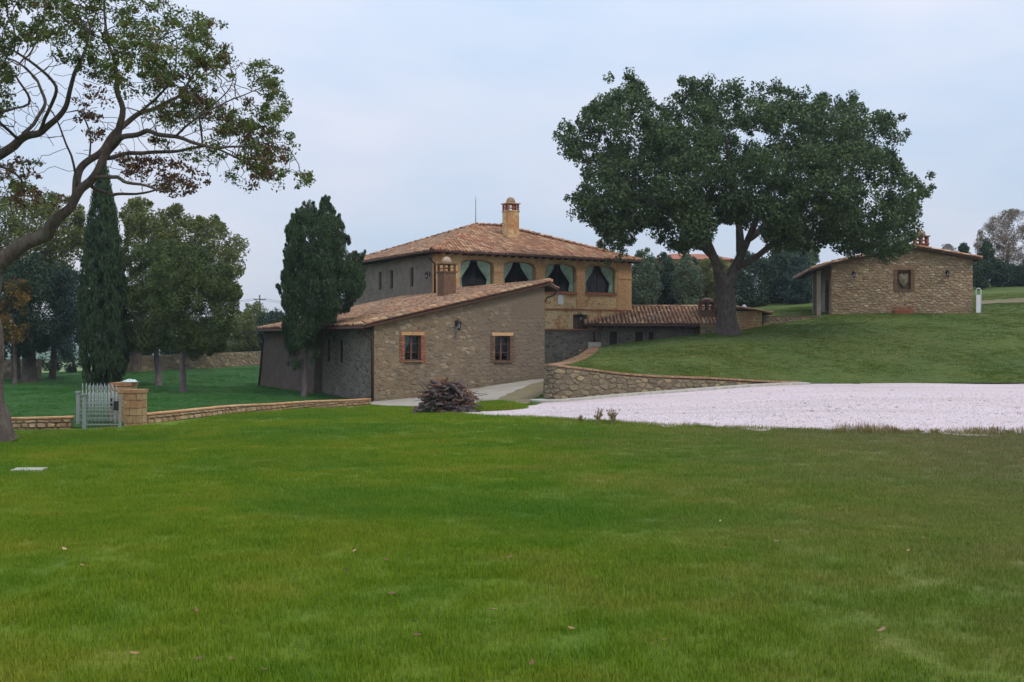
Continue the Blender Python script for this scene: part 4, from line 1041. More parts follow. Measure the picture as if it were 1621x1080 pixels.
# satellite dish
dsh = empty('satellite_dish', CM @ Vector((7.5, 2.0, 3.95)), R(20), 'grey satellite dish standing on the right slope of the cottage roof', 'satellite dish')
m_ = MB(); nr = 16; vs = [(0,.1,.35)]
for rr_, dy in ((.16,.07),(.3,0),(.4,-.07)):
    vs += [(rr_*math.cos(2*math.pi*k/nr), dy, .35+rr_*1.1*math.sin(2*math.pi*k/nr)) for k in range(nr)]
fs = [(0,1+k,1+(k+1)%nr) for k in range(nr)]+[(1+q*nr+k,1+(q+1)*nr+k,1+(q+1)*nr+(k+1)%nr,1+q*nr+(k+1)%nr) for q in range(2) for k in range(nr)]
m_.add(vs+[(x,y+.02,z) for x,y,z in vs], fs+[tuple(i+len(vs) for i in f[::-1]) for f in fs]); m_.build('dish', M['galv'], dsh)
m_ = MB(); m_.tube([(0,.12,.35),(0,.25,.1),(0,.25,-.5)], .03, 6); m_.tube([(0,.1,0),(0,-.35,.2)], .015, 5); m_.box(-.04,.04,-.4,-.32,.18,.26); m_.build('arm', M['galv'], dsh)
# white gas bottle cabinet with arched rail
wc = empty('white_rail_panel', CM @ Vector((GW+.22, -.35, .25)), CA, 'white panel with an arched white rail against the right corner of the cottage', 'panel')
m_ = MB(); m_.box(-.12,.12,-.04,.04,0,1.1); m_.build('panel', M['white'], wc)
m_ = MB(); m_.tube([(-.12,0,1.05),(-.12,0,1.38),(-.06,0,1.5),(.08,0,1.5),(.15,0,1.38),(.15,0,0)], .03, 8); m_.build('rail', M['white'], wc)
# planter
pt = empty('planter', CM @ Vector((4.3, -.35, .02)), CA, 'brick coloured trough planter with dried plants under the niche', 'planter')
m_ = MB(); m_.hexa([(-.5,-.16,0),(.5,-.16,0),(.5,.16,0),(-.5,.16,0),(-.58,-.2,.36),(.58,-.2,.36),(.58,.2,.36),(-.58,.2,.36)]); m_.box(-.6,.6,-.22,.22,.36,.42); m_.build('trough', M['terracotta'], pt)
# pale stone steps by the porch
for k, (x0, x1, y0_, z0_) in enumerate(((19.2, 21.2, 64.9, 1.36), (19.0, 20.2, 64.3, 1.2))):
    m_ = MB(); m_.box(x0, x1, y0_, y0_+.7, z0_-.4, z0_+.1)
    o = m_.build('stone_step', M['travertine'], None); tag(o, ('long pale stone step in front of the cottage porch', 'shorter lower stone step beside the terrace wall end')[k], 'step', 'pale stone steps')
m_ = MB(); m_.box(-.35,.35,-.3,.3,-.3,.32); o = m_.build('stone_block', M['concrete'], None); p_ = hit(950, 552, Mh, 40); o.location = (p_.x+.1, 59.5, m1(5.2, 59.5)); tag(o, 'square pale stone block on the wall end before the outbuilding doors', 'stone block')

# bare earth bank at the right edge of the hill
sheet('earth_bank', [(31.2, 70), (34.5, 69.5), (40, 70), (46, 72), (46, 77), (40, 76), (35.5, 74.5), (32.5, 72.5)], Mh, M['dirt'], .07, .7, .5)
# ================================================================ GATE
def pillar(x, y, w_, h, label, seed):
    r = random.Random(seed); zb = g1(x, y)-.1
    root = empty('gate_pillar', (x, y, zb), 0, label, 'pillar', 'stone pillars of the iron gate'); z = 0; k = 0
    m_ = MB(); m_.box(-w_/2+.02, w_/2-.02, -w_/2+.02, w_/2-.02, -.3, h-.08); m_.build('core', M['mortar_wall'], root)
    while z < h-.1:
        hh = min(r.uniform(.14, .24), h-.1-z)
        c = r.uniform(-.12, .12)
        for x0, x1 in ((-w_/2, c), (c, w_/2)):
            for y0_, y1_ in ((-w_/2, -w_/2+.12), (w_/2-.12, w_/2)):
                m_ = MB(); j = .008; m_.box(x0+j, x1-j, y0_-r.uniform(0,.012), y1_, z+j, z+hh-j, rnd=0); m_.build('stone', M['ashlar'], root)
        for sx in (-1, 1):
            m_ = MB(); j = .008; xx = sx*(w_/2-.06); m_.box(xx-.062, xx+.062+r.uniform(0,.004), -w_/2+.125, w_/2-.125, z+j, z+hh-j, rnd=0); m_.build('stone', M['ashlar'], root)
        z += hh; k += 1
    m_ = MB(); m_.box(-w_/2-.02, w_/2+.02, -w_/2-.02, w_/2+.02, h-.1, h); m_.build('cap_stone', M['ashlar'], root)
    return root
PA = P(208.5, 675, 29.6); pillar(PA.x-.0, 29.6+.3, .5, 1.13, 'square ochre stone pillar at the hinge of the nearer gate leaf', 41)
PB = P(190, 607, 31.6); pillar(PB.x, 31.9, .6, 1.3, 'ochre stone pillar behind the gate with a crumpled pale sheet on top', 42)
def gate_leaf(x0, x1, y, zt, n, label):
    zb = g1((x0+x1)/2, y)
    root = empty('iron_gate', (x0, y, zb), 0, label, 'gate', 'leaves of the grey iron gate'); L_ = x1-x0; H = zt-zb
    for xx in (0, L_):
        m_ = MB(); s_ = .05 if xx == 0 else .03
        m_.box(xx-s_, xx+s_, -s_, s_, -.15, H+.0); m_.build('post', M['galv'], root)
        if xx == 0:
            m_ = MB(); m_.box(xx-.075, xx+.075, -.075, .075, H, H+.05); m_.build('post_cap', M['galv'], root)
    for zz in (.12, .3, .42, H-.32, H-.2, H-.05):
        m_ = MB(); m_.box(.05, L_-.03, -.014, .014, zz-.015, zz+.015); m_.build('rail', M['galv'], root)
    me = None
    for i in range(n):
        if me is None:
            m_ = MB(); m_.tube([(0,0,.02),(0,0,H+.12)], .016, 6, rnd=0); m_.lathe([(.013,H+.10),(.028,H+.14),(.02,H+.2),(.002,H+.3)], 6, rnd=0); me = m_.mesh('picket', M['galv'])
        o = link(bpy.data.objects.new('picket', me), root); o.location = (.05+(L_-.08)*(i+.7)/(n+.4), 0, 0)
    m_ = MB(); m_.box(L_-.16, L_-.04, -.05, .05, H-.42, H-.16); m_.build('lock_box', M['metal_dark'], root)
a_, b_ = P(134, 0, 29.3).x, P(190, 0, 29.3).x
gate_leaf(a_, b_, 29.3, (540-626)/F*29.3, 9, 'nearer leaf of the grey spiked iron gate, hinged on the front pillar')
a_, b_ = P(124, 0, 31).x, P(183, 0, 31).x
gate_leaf(a_, b_, 31.0, (540-622)/F*31, 9, 'farther leaf of the grey spiked iron gate, its spear tips rising behind')
# crumpled sheet on the rear pillar
V = []; nx = 18
ptop = g1(PB.x, 31.9)-.1+1.3
for j in range(nx):
    for i in range(nx):
        u, v = i/(nx-1)*2-1, j/(nx-1)*2-1; rr_ = math.hypot(u, v)
        V.append((PB.x+.18+u*.24, 31.9+v*.22, ptop+.015+.09*max(0, 1-rr_**2)*(.6+.9*abs(mnoise.noise(Vector((u*2.3, v*2.3, 2)))))+.03*abs(mnoise.noise(Vector((u*7, v*7, 5))))))
o = npobj('crumpled_sheet', np.array(V), np.array([(j*nx+i, j*nx+i+1, (j+1)*nx+i+1, (j+1)*nx+i) for j in range(nx-1) for i in range(nx-1)]), M['bag'])
tag(o, 'crumpled pale plastic sheet lying on the rear gate pillar', 'plastic sheet')

# ================================================================ WOOD PILE
M['log_a'] = bark('pile_bark', srgb('38302e'), srgb('7c7070'), 16); M['log_b'] = bark('pile_bark_red', srgb('4a342c'), srgb('846458'), 16)
M['log_end'] = flat('cut_wood', srgb('9a8068'), .9)
wp = hit(707, 655, G, 25); zb_ = wp.z
pile = empty('brushwood_pile', (wp.x, wp.y+.5, zb_), 0, 'heap of cut dark branches and brushwood at the edge of the pale gravel', 'wood pile')
r = random.Random(5)
for i in range(170):
    u = r.uniform(-1, 1); lay = r.random()**1.15; wmax = .82*(1-lay*.35)
    cx, cz_ = u*wmax*.9, .06+lay*.92*(1-.35*abs(u)**2)
    L_ = r.uniform(.7, 1.5); yaw = r.gauss(1.2, .55) * r.choice((1, -1)); pit = r.gauss(0, .14)
    rad = r.choice((.02, .03, .04, .055, .08))*r.uniform(.8, 1.2)
    if abs(math.cos(yaw))*L_/2+abs(cx) > 1.15: L_ *= .6
    d = Vector((math.cos(yaw)*math.cos(pit), math.sin(yaw)*math.cos(pit), math.sin(pit)))
    bend = Vector((r.uniform(-.08,.08), r.uniform(-.05,.05), r.uniform(-.05,.08)))
    pts = [d*(t-.5)*L_+bend*(1-(2*t-1)**2) for t in (0,.2,.4,.6,.8,1)]
    m_ = MB(); m_.tube(pts, [rad*k for k in (1,.96,.9,.84,.76,.68)], 7)
    if r.random() < .5 and rad > .03:
        q = pts[3]; m_.tube([q, q+Vector((r.uniform(-.2,.2), r.uniform(-.2,.1), r.uniform(.05,.22)))], [rad*.45, rad*.2], 5)
    o = m_.build('branch', M['log_a'] if r.random() < .5 else M['log_b'], pile); o.location = (cx, r.uniform(-.42,.35), cz_)
    e_ = MB(); e_.lathe([(rad*.96,0),(rad*.5,.004)], 7); 
for (a, b_, rr_) in (((-.55,-.2,.75),(-1.0,-.3,1.08),.02),((.3,-.1,.8),(.48,-.15,1.15),.028),((.6,-.1,.5),(1.0,-.2,.42),.03),((-.2,0,.85),(-.1,0,1.15),.012),((.2,-.3,.1),(1.1,-.45,.04),.04)):
    m_ = MB(); a, b_ = Vector(a), Vector(b_); m_.tube([a, a.lerp(b_,.5)+Vector((.03,0,.04)), b_], [rr_*1.3, rr_, rr_*.5], 6); m_.build('branch', M['log_a'], pile)
for i in range(9):      # a few thick butts at the front
    x = r.uniform(-.65, .45); z = r.choice((.12,.3,.5)); a0 = r.uniform(-.5,.5); L_ = r.uniform(.5,.8); d = Vector((math.cos(a0), -.35, math.sin(a0)*.5)).normalized()
    m_ = MB(); rr_ = r.uniform(.06,.09); m_.tube([-d*L_/2, Vector((0,0,.02)), d*L_/2], [rr_, rr_*.92, rr_*.8], 9); o = m_.build('branch', M['log_a'], pile); o.location = (x, -.42, z)
for i in range(90):
    a0 = r.uniform(0, 6.28); u = r.uniform(-.8, .8); h0 = .1+r.random()*.75*(1-.3*abs(u)); L_ = r.uniform(.3, .75)
    d = Vector((u*.8+r.uniform(-.6,.6), r.uniform(-.8,.2), r.uniform(-.15,.6))).normalized(); p0 = Vector((u*.8, r.uniform(-.35,.2), h0)); rr_ = r.uniform(.007,.016)
    m_ = MB(); m_.tube([p0, p0+d*L_*.5+Vector((0,0,.02)), p0+d*L_+Vector((r.uniform(-.05,.05),0,-.03))], [rr_, rr_*.8, rr_*.4], 5); m_.build('branch', M['log_b'] if r.random() < .6 else M['log_a'], pile)
def leaf_cloud(C, rad, n, size, rng, flatn=0.0, upright=0.0, aspect=.5, sq=(1,1,1)):
    """n leaf quads round each centre; returns verts, faces, per-vertex random"""
    C = np.asarray(C, float); N = len(C)*n
    d = rng.normal(size=(N, 3)); d /= np.linalg.norm(d, axis=1)[:, None]
    rr = rng.random(N)**.45
    R_ = np.repeat(np.asarray(rad if hasattr(rad, '__len__') else [rad]*len(C), float), n)
    c = np.repeat(C, n, 0) + d*rr[:, None]*R_[:, None]*np.array(sq)
    t = rng.normal(size=(N, 3)); t[:, 2] += upright*3; t /= np.linalg.norm(t, axis=1)[:, None]
    nn = rng.normal(size=(N, 3))*.8 + d*.7; nn[:, 2] += .5
    b = np.cross(nn, t); b /= (np.linalg.norm(b, axis=1)[:, None]+1e-9)
    s = size*rng.uniform(.6, 1.3, N)[:, None]
    V = np.stack([c-t*s*.5, c+b*s*aspect*.5+t*s*.05, c+t*s*.5, c-b*s*aspect*.5+t*s*.05], 1).reshape(-1, 3)
    Fq = np.arange(N*4).reshape(-1, 4)
    a = np.repeat(rng.random(N), 4)
    return V, Fq, a
cc = [(r.uniform(-.45,.1), r.uniform(-.3,.2), r.uniform(.88,1.08)) for _ in range(26)]+[(r.uniform(.4,.75), r.uniform(-.3,.2), r.uniform(.55,.72)) for _ in range(8)]
cc += [(r.uniform(-.8,.8), r.uniform(-.5,-.3), r.uniform(.2,.7)) for _ in range(10)]
V, Fq, a = leaf_cloud(cc, .13, 26, .075, RNG)
M['dead_leaf'] = leaf_mat('dead_leaf', ['96684a','7c5240','a88460','6c4a3a','b89a74'], .2)
o = npobj('dead_leaves', V, Fq, M['dead_leaf'], pile, {'rnd': a}); o['kind'] = 'stuff'
cc = [(r.uniform(-.85,-.3), r.uniform(-.7,-.5), r.uniform(.05,.3)) for _ in range(16)]
V, Fq, a = leaf_cloud(cc, .14, 24, .05, RNG)
o = npobj('grey_leaves', V, Fq, M['leaf_olive'], pile, {'rnd': a}); o['kind'] = 'stuff'

# slab in the lawn
m_ = MB(); m_.box(-.22,.22,-.16,.16,-.1,.04); o = m_.build('concrete_slab', M['concrete'], None); q = hit(46, 747, G, 8); o.location = q; o.rotation_euler = (0, 0, .15); tag(o, 'small flat pale concrete slab set in the lawn at the left', 'slab')

# ================================================================ TREES
def inside(poly, x, y):
    c = np.zeros(x.shape, bool); n = len(poly)
    for i in range(n):
        (x1, y1), (x2, y2) = poly[i], poly[(i+1) % n]
        if y1 == y2: continue
        c ^= ((y1 > y) != (y2 > y)) & (x < (x2-x1)*(y-y1)/(y2-y1)+x1)
    return c
def edge_dist(poly, x, y):
    d = np.full(x.shape, 1e9); n = len(poly)
    for i in range(n):
        a = np.array(poly[i], float); b = np.array(poly[(i+1) % n], float); ab = b-a
        t = np.clip(((x-a[0])*ab[0]+(y-a[1])*ab[1])/(ab@ab+1e-9), 0, 1)
        d = np.minimum(d, np.hypot(x-a[0]-t*ab[0], y-a[1]-t*ab[1]))
    return d
def rough(poly, amp, seed, step=9):
    """a ragged version of an outline: sprigs and bays along it"""
    out = []
    for i, p in enumerate(resample(poly, step, True)):
        a = mnoise.noise(Vector((p.x/22, p.y/22, seed)))*1.6; b = mnoise.noise(Vector((p.x/9, p.y/9, seed+9)))*1.2; c = mnoise.noise(Vector((p.x/15, p.y/15, seed+5)))*1.6
        out.append((p.x+amp*(a+b*.5), p.y+amp*(c+b*.5)))
    return out
def sample_crown(poly, Y, D, n, rng, margin=0, shell=.35, Rpx=None, yoff=0, sep=0, holes=None):
    """points filling the real volume of a crown whose silhouette is the outline; D half depth in metres"""
    xs = [p[0] for p in poly]; ys = [p[1] for p in poly]; out = []; Rpx = Rpx or min(max(xs)-min(xs), max(ys)-min(ys))*.45
    while len(out) < n:
        x = rng.uniform(min(xs), max(xs), n*3); y = rng.uniform(min(ys), max(ys), n*3)
        k = inside(poly, x, y); x, y = x[k], y[k]; d = edge_dist(poly, x, y); k = d > margin; x, y, d = x[k], y[k], d[k]
        h = D*np.sqrt(np.clip(1-(1-np.minimum(d/Rpx, 1))**2, .02, 1))
        q = rng.uniform(-1, 1, len(x)); q = np.sign(q)*np.abs(q)**shell
        for xi, yi, di in zip(x, y, q*h):
            yy = Y+yoff+di; p = P(xi, yi, yy)
            if holes and mnoise.noise(Vector((p.x*holes[0], p.y*holes[0], p.z*holes[0]*1.3+7))) < holes[1]: continue
            if sep and any((p.x-o[0])**2+(p.y-o[1])**2+(p.z-o[2])**2 < sep*sep for o in out[-400:]): continue
            out.append((p.x, p.y, p.z)); EDGE[out[-1]] = edge_dist(poly, np.array([xi]), np.array([yi]))[0]/F*yy
            if len(out) >= n: break
    return np.array(out)
EDGE = {}
def fit(C, r_, lo=.1, add=.06):
    """clump radius no larger than the way to the crown's outline"""
    e = np.array([EDGE.get(tuple(c), 1.0) for c in C]); return np.clip(np.minimum(r_, e+add), lo, None)
def grow(paths, attractors, step=.35, infl=4.0, kill=.5, iters=140, wob=.15):
    """space colonisation from explicit limbs; returns points, parents, given radii"""
    pts = []; par = []; rad = []
    for path in paths:     # path: list of (Vector, radius), first point joins the nearest existing node
        last = None
        for i, (p, r_) in enumerate(path):
            if last is None:
                if pts:
                    A = np.array(pts); j = int(np.argmin(((A-np.array(p))**2).sum(1)))
                    if np.linalg.norm(A[j]-np.array(p)) < step*1.5: last = j; lr = r_; continue
                    last = j
                else:
                    pts.append(tuple(p)); par.append(-1); rad.append(r_); last = 0; lr = r_; continue
            a = Vector(pts[last]); b = Vector(p); L_ = (b-a).length; m = max(1, int(L_/step)); r0_ = lr if i else r_
            for k in range(1, m+1):
                t = k/m; q = a.lerp(b, t); 
                if k < m: q += Vector([mnoise.noise(q*1.1+Vector((i*3, 0, 5*j_))) for j_ in range(3)])*wob*step
                pts.append(tuple(q)); par.append(last); rad.append(r0_+(r_-r0_)*t); last = len(pts)-1
            lr = r_
    A = np.array(attractors, float); P_ = np.array(pts); nb = np.full(len(A), -1); bd = np.full(len(A), 1e9); start = 0; alive = np.ones(len(A), bool)
    rg = np.random.default_rng(3)
    for it in range(iters):
        new = P_[start:]
        for i in range(0, len(new), 400):
            ch = new[i:i+400]; d = np.linalg.norm(A[:, None]-ch[None], axis=2); m = d.argmin(1); dm = d[np.arange(len(A)), m]
            k = dm < bd; bd[k] = dm[k]; nb[k] = m[k]+start+i
        alive &= bd > kill
        act = alive & (bd < infl*(1+it*.05))
        if not act.any():
            if not alive.any(): break
            act = alive & (bd <= bd[alive].min()*1.3)
        start = len(P_); add = []; ap = []
        idx = nb[act]; dirs = A[act]-P_[idx]; dirs /= np.linalg.norm(dirs, axis=1)[:, None]
        for j in np.unique(idx):
            v = dirs[idx == j].sum(0); v += rg.normal(size=3)*.25*np.linalg.norm(v); nv = np.linalg.norm(v)
            if nv < 1e-6: continue
            add.append(P_[j]+v/nv*step); ap.append(int(j))
        if not add: break
        P_ = np.vstack([P_, add]); par += ap; rad += [0]*len(add)
        if len(P_) > 12000: break
    return P_, par, rad
def skeleton_mesh(name, P_, par, rad, mat, parent, tip=.008, power=2.3, minr=.0, flare=None):
    n = len(P_); ch = [[] for _ in range(n)]
    for i, p in enumerate(par):
        if p >= 0: ch[p].append(i)
    acc = np.zeros(n); r_ = np.zeros(n)
    for i in range(n-1, -1, -1):
        acc[i] = acc[i] if ch[i] else tip**power
        rr = acc[i]**(1/power); r_[i] = max(rr if rad[i] == 0 else min(rr, rad[i]), rad[i])
        if par[i] >= 0: acc[par[i]] += acc[i]
    for i in range(n):
        if par[i] >= 0: r_[i] = min(r_[i], r_[par[i]])
    V = []; Fq = []; done = set(); off = 0
    ups = Vector((.3,.2,.9))
    stack = [(0, -1)]
    while stack:
        s, pr = stack.pop(); chain = ([pr] if pr >= 0 else [])+[s]; c = s
        while ch[c]:
            o_ = sorted(ch[c], key=lambda k: -r_[k]); 
            for k in o_[1:]: stack.append((k, c))
            c = o_[0]; chain.append(c)
        R0 = r_[chain[1] if pr >= 0 and len(chain) > 1 else chain[0]]
        if R0 < minr: continue
        sd = 12 if R0 > .12 else 7 if R0 > .04 else 4
        prev_a = None; base = off
        for i, k in enumerate(chain):
            p = Vector(P_[k]); a_ = Vector(P_[chain[max(i-1, 0)]]); b_ = Vector(P_[chain[min(i+1, len(chain)-1)]]); d = b_-a_
            d = d.normalized() if d.length > 1e-9 else Vector((0,0,1))
            x = (prev_a-d*prev_a.dot(d)) if prev_a is not None else d.cross(ups)
            if x.length < 1e-3: x = d.cross(Vector((1,0,0)))
            x.normalize(); prev_a = x; y = d.cross(x); q = r_[k] if not (pr >= 0 and i == 0) else R0
            for j in range(sd):
                t = 2*math.pi*j/sd; f = 1.0
                if sd == 12: f = 1+.13*mnoise.noise(Vector((math.cos(t)*1.5, math.sin(t)*1.5, p.z*1.4+k*.01)))
                V.append(p+(x*math.cos(t)+y*math.sin(t))*q*f)
            if i:
                for j in range(sd): Fq.append((base+(i-1)*sd+j, base+(i-1)*sd+(j+1) % sd, base+i*sd+(j+1) % sd, base+i*sd+j))
        off = base+sd*len(chain)
    return npobj(name, np.array([tuple(v) for v in V]), np.array(Fq), mat, parent, smooth=True)
def pth(lst, Y, sm=0):
    q = [(P(x, y, Y+dy), r_) for x, y, dy, r_ in lst]
    if not sm: return q
    c = catmull([v for v, r_ in q], sm); out = []
    for i, v in enumerate(c):
        k = min(len(q)-1, i/sm); a = int(k); b = min(a+1, len(q)-1); rr_ = (q[a][1]+(q[b][1]-q[a][1])*(k-a))*.76
        w_ = min(rr_*.9+.02, .06); n_ = Vector([mnoise.noise(v*2.1+Vector((7*j, 3, j))) for j in range(3)]) if 0 < i < len(c)-1 else Vector()
        out.append((v+n_*w_*1.6, rr_))
    return out
def make_tree(name, label, cat, base, limbs, clusters, bark_m, parts, seed, step=.35, kill=.5, infl=4, tip=.008, group=None, minr=0, sub=None):
    """parts: list of (centres, radius, n per centre, leaf size, material, kwargs)"""
    rng = np.random.default_rng(seed)
    root = empty(name, base, 0, label, cat, group)
    P_, par, rad = grow(limbs, clusters, step, infl, kill)
    b = np.array(base); skeleton_mesh('trunk', P_-b, par, rad, bark_m, root, tip, minr=minr)
    for i, (C, rd, n, sz, mt, kw) in enumerate(parts):
        V, Fq, a = leaf_cloud(np.asarray(C)-b, rd, n, sz, rng, **kw)
        npobj('crown', V, Fq, mt, root, {'rnd': a})
    return root

# --- the big oak on the hill
OAK = [(882,220),(908,181),(938,153),(984,138),(1003,120),(1021,147),(1043,173),(1064,153),(1082,129),(1117,118),(1138,133),(1164,118),(1178,127),(1204,123),(1230,127),(1265,147),(1278,162),(1304,149),(1338,157),(1365,151),(1378,177),(1412,179),(1438,212),(1421,234),(1430,264),(1460,281),(1491,288),(1486,307),(1460,320),(1456,347),(1462,368),(1443,394),(1421,421),(1399,416),(1382,394),(1334,407),(1312,390),(1273,394),(1230,400),(1212,388),(1196,366),(1175,352),(1140,360),(1121,385),(1104,398),(1064,400),(1034,375),(1012,368),(1003,394),(977,412),(947,377),(925,351),(901,338),(908,299),(925,277),(886,251)]
YO = 55.0; bo = P(1152, 531, YO); bo.z = m1(bo.x, YO)-.1
rg = np.random.default_rng(11)
OAKR = rough(OAK, 11, 3)
C1 = sample_crown(OAKR, YO, 6.5, 480, rg, margin=7, shell=.5, Rpx=170, sep=.55, holes=(.42, -.12))
limbs = [pth([(1154,534,0,.78),(1153,522,0,.6),(1151,500,0,.52),(1149,470,0,.47),(1148,456,0,.42),(1134,418,-.3,.24),(1120,382,-.6,.19),(1100,335,-1,.15),(1075,290,-1.6,.13)], YO),
  pth([(1148,456,0,.34),(1164,425,.2,.27),(1173,405,.3,.23),(1184,380,.4,.18),(1200,340,.2,.17),(1225,280,.6,.13),(1240,220,.8,.08)], YO),
  pth([(1165,422,.2,.19),(1200,405,-.8,.16),(1232,380,-1.4,.16),(1280,345,-2.2,.14),(1340,310,-2.6,.08)], YO),
  pth([(1120,380,-.6,.22),(1080,352,-1.6,.16),(1030,322,-2.3,.12),(970,290,-2.5,.07)], YO),
  pth([(1172,405,.3,.26),(1170,360,1.2,.18),(1160,300,2.2,.13),(1150,220,2.6,.08)], YO),
  pth([(1184,380,.4,.2),(1230,340,2.2,.15),(1290,290,3.4,.1),(1350,240,3.4,.06)], YO),
  pth([(1134,410,-.3,.2),(1095,375,2.2,.14),(1040,320,3.6,.1),(990,250,3.6,.06)], YO)]
C1 = np.vstack([C1, sample_crown([(1085,325),(1180,300),(1270,320),(1265,388),(1205,376),(1165,345),(1145,352),(1118,392),(1080,392)], YO, 1.5, 46, rg, 4, 1, 60, yoff=-3.5)])
C1b = np.vstack([sample_crown(OAKR, YO, 6.8, 420, rg, margin=2, shell=.4, Rpx=150, holes=(.42, -.2)), sample_crown(rough(OAK, 20, 8, 7), YO, 5.0, 520, rg, margin=0, shell=.6, Rpx=150, holes=(.9, .12))])
make_tree('oak_tree', 'broad dark green oak with a forked trunk standing on the hill lawn', 'tree', bo, limbs, np.vstack([C1, C1b[::3]]), M['bark_dark'],
  [(C1, fit(C1, rg.uniform(.5, .95, len(C1)), .2, .2), 230, .17, M['leaf_oak'], dict(aspect=.6, sq=(1,1,.8))), (C1b, rg.uniform(.18, .4, len(C1b)), 70, .16, M['leaf_oak'], dict(aspect=.6))], 12, kill=.7, infl=5)

# --- the leaning oak at the left edge
YN = 22.0; bn = P(0, 700, YN); bn.z = g1(bn.x, YN)-.05
NL = [pth([(2,704,0,.5),(-6,672,0,.36),(-9,640,0,.27),(-9,560,0,.23),(-12,480,0,.22),(-10,430,0,.23),(30,392,0,.2),(72,368,0,.17),(105,335,-.1,.14),(118,311,-.1,.13),(148,276,-.2,.11),(167,246,-.2,.11),(181,214,-.3,.1),(190,175,-.4,.08),(187,130,-.5,.07),(178,88,-.6,.05),(170,40,-.7,.035),(165,-20,-.8,.025)], YN, 5),
  pth([(118,311,-.1,.12),(125,275,.2,.11),(139,252,.4,.1),(165,235,.6,.1),(190,205,.9,.09),(214,184,1.1,.075),(250,168,1.3,.06),(290,148,1.5,.045),(310,110,1.6,.03),(330,70,1.7,.02)], YN, 5),
  pth([(176,228,-.3,.08),(204,213,-.7,.075),(232,210,-.9,.065),(275,215,-1.2,.055),(315,225,-1.3,.045),(345,232,-1.4,.035),(385,232,-1.5,.025),(430,225,-1.6,.015)], YN, 5),
  pth([(164,252,-.2,.07),(184,248,.3,.065),(235,240,.7,.055),(292,238,1.1,.045),(330,230,1.3,.04),(360,245,1.4,.03),(400,262,1.5,.022),(440,272,1.6,.014)], YN, 5),
  pth([(146,280,-.2,.06),(190,284,-.9,.05),(225,295,-1.1,.035),(262,303,-1.3,.022)], YN, 5),
  pth([(140,288,-.2,.06),(172,309,.5,.05),(187,309,.6,.045),(235,304,.8,.03),(262,296,1,.02),(290,312,1.1,.012)], YN, 5),
  pth([(214,184,1.1,.05),(250,150,1.0,.04),(275,120,.9,.03),(280,70,.8,.02)], YN, 5),
  pth([(315,185,1.3,.03),(345,160,1.2,.02),(365,140,1.1,.016),(372,120,1,.01)], YN, 5),
  pth([(275,215,-1.2,.035),(310,190,-1.5,.03),(350,165,-1.6,.022),(395,145,-1.7,.015),(430,135,-1.7,.01)], YN, 5),
  pth([(-6,420,0,.2),(-60,350,.3,.18),(-70,300,.5,.16),(-20,260,.6,.14),(15,235,.5,.13),(32,222,.5,.12),(60,210,.4,.1),(90,185,.3,.08),(108,155,.2,.065),(122,110,.1,.05),(140,60,0,.035),(150,10,0,.02)], YN, 5),
  pth([(30,222,.5,.06),(62,180,.8,.05),(70,150,1,.045),(45,110,1.2,.035),(10,90,1.4,.02)], YN, 5),
  pth([(60,210,.4,.05),(88,150,-.5,.045),(75,120,-.7,.04),(30,85,-1,.03),(0,70,-1.1,.02)], YN, 5),
  pth([(32,222,.5,.05),(-10,180,-.6,.04),(45,165,-1,.035),(25,120,-1.3,.025)], YN, 5),
  pth([(120,302,-.1,.04),(118,262,-.4,.035),(105,225,-.5,.03),(94,200,-.5,.025),(75,165,-.6,.015)], YN, 5),
  pth([(-20,262,.6,.05),(15,268,.4,.035),(35,290,.2,.03),(15,315,0,.02),(22,345,0,.012)], YN, 5),
  pth([(139,252,.4,.04),(142,215,.6,.03),(128,180,.7,.025),(105,178,.7,.015)], YN, 5),
  pth([(-70,300,.5,.12),(-120,200,.6,.09),(-140,100,.6,.06),(-120,0,.5,.03)], YN, 5)]
U1 = [(-170,-120),(100,-160),(230,-60),(262,8),(300,22),(343,30),(338,60),(362,78),(363,90),(345,108),(312,118),(285,135),(235,150),(195,160),(165,130),(130,120),(80,90),(60,75),(20,88),(-60,95),(-180,90)]
U2 = [(375,95),(400,98),(430,105),(452,138),(455,160),(450,190),(418,196),(395,188),(410,175),(425,160),(400,120),(380,118)]
U3 = [(300,150),(345,150),(360,175),(395,190),(440,205),(452,235),(465,262),(487,282),(470,295),(440,288),(405,268),(380,235),(345,200),(300,195),(255,200),(235,185),(255,165)]
U4 = [(180,240),(225,245),(290,255),(330,278),(350,288),(310,302),(285,318),(250,300),(215,285),(190,275)]
U5 = [(-150,90),(0,90),(25,110),(20,170),(10,200),(-30,220),(-150,220)]
U6 = [(370,240),(405,250),(430,275),(405,300),(385,280)]
U7 = [(-40,265),(0,255),(60,250),(72,275),(40,285),(60,305),(110,310),(100,320),(40,332),(10,320),(0,290),(-40,300)]
U8 = [(105,140),(150,130),(180,170),(160,215),(140,225),(120,190)]
rg = np.random.default_rng(21)
A = [sample_crown(rough(U1, 10, 1), YN, 2.8, 760, rg, 2, .6, 90, sep=.08, holes=(1.3, -.3)), sample_crown(rough(U2, 12, 2), YN, .9, 42, rg, 1, .8, 20, yoff=-1.2), sample_crown(rough(U3, 14, 3), YN, 1.9, 230, rg, 1, .7, 40, holes=(1.6, -.08)), sample_crown(U4, YN, 1.2, 70, rg, 2, .7, 30),
     sample_crown(U5, YN, 2.0, 150, rg, 2, .7, 60), sample_crown(U6, YN, .6, 14, rg, 1, .8, 20, yoff=1.2), sample_crown(rough(U7,8,4), YN, 1.0, 60, rg, 1, .7, 20), sample_crown(U8, YN, 1.0, 22, rg, 1, .7, 20)]
SCAT = sample_crown([(300,60),(380,95),(440,100),(470,220),(490,288),(400,300),(330,270),(240,230),(220,150)], YN, 1.8, 170, rg, 1, .7, 60, holes=(1.3, .02))
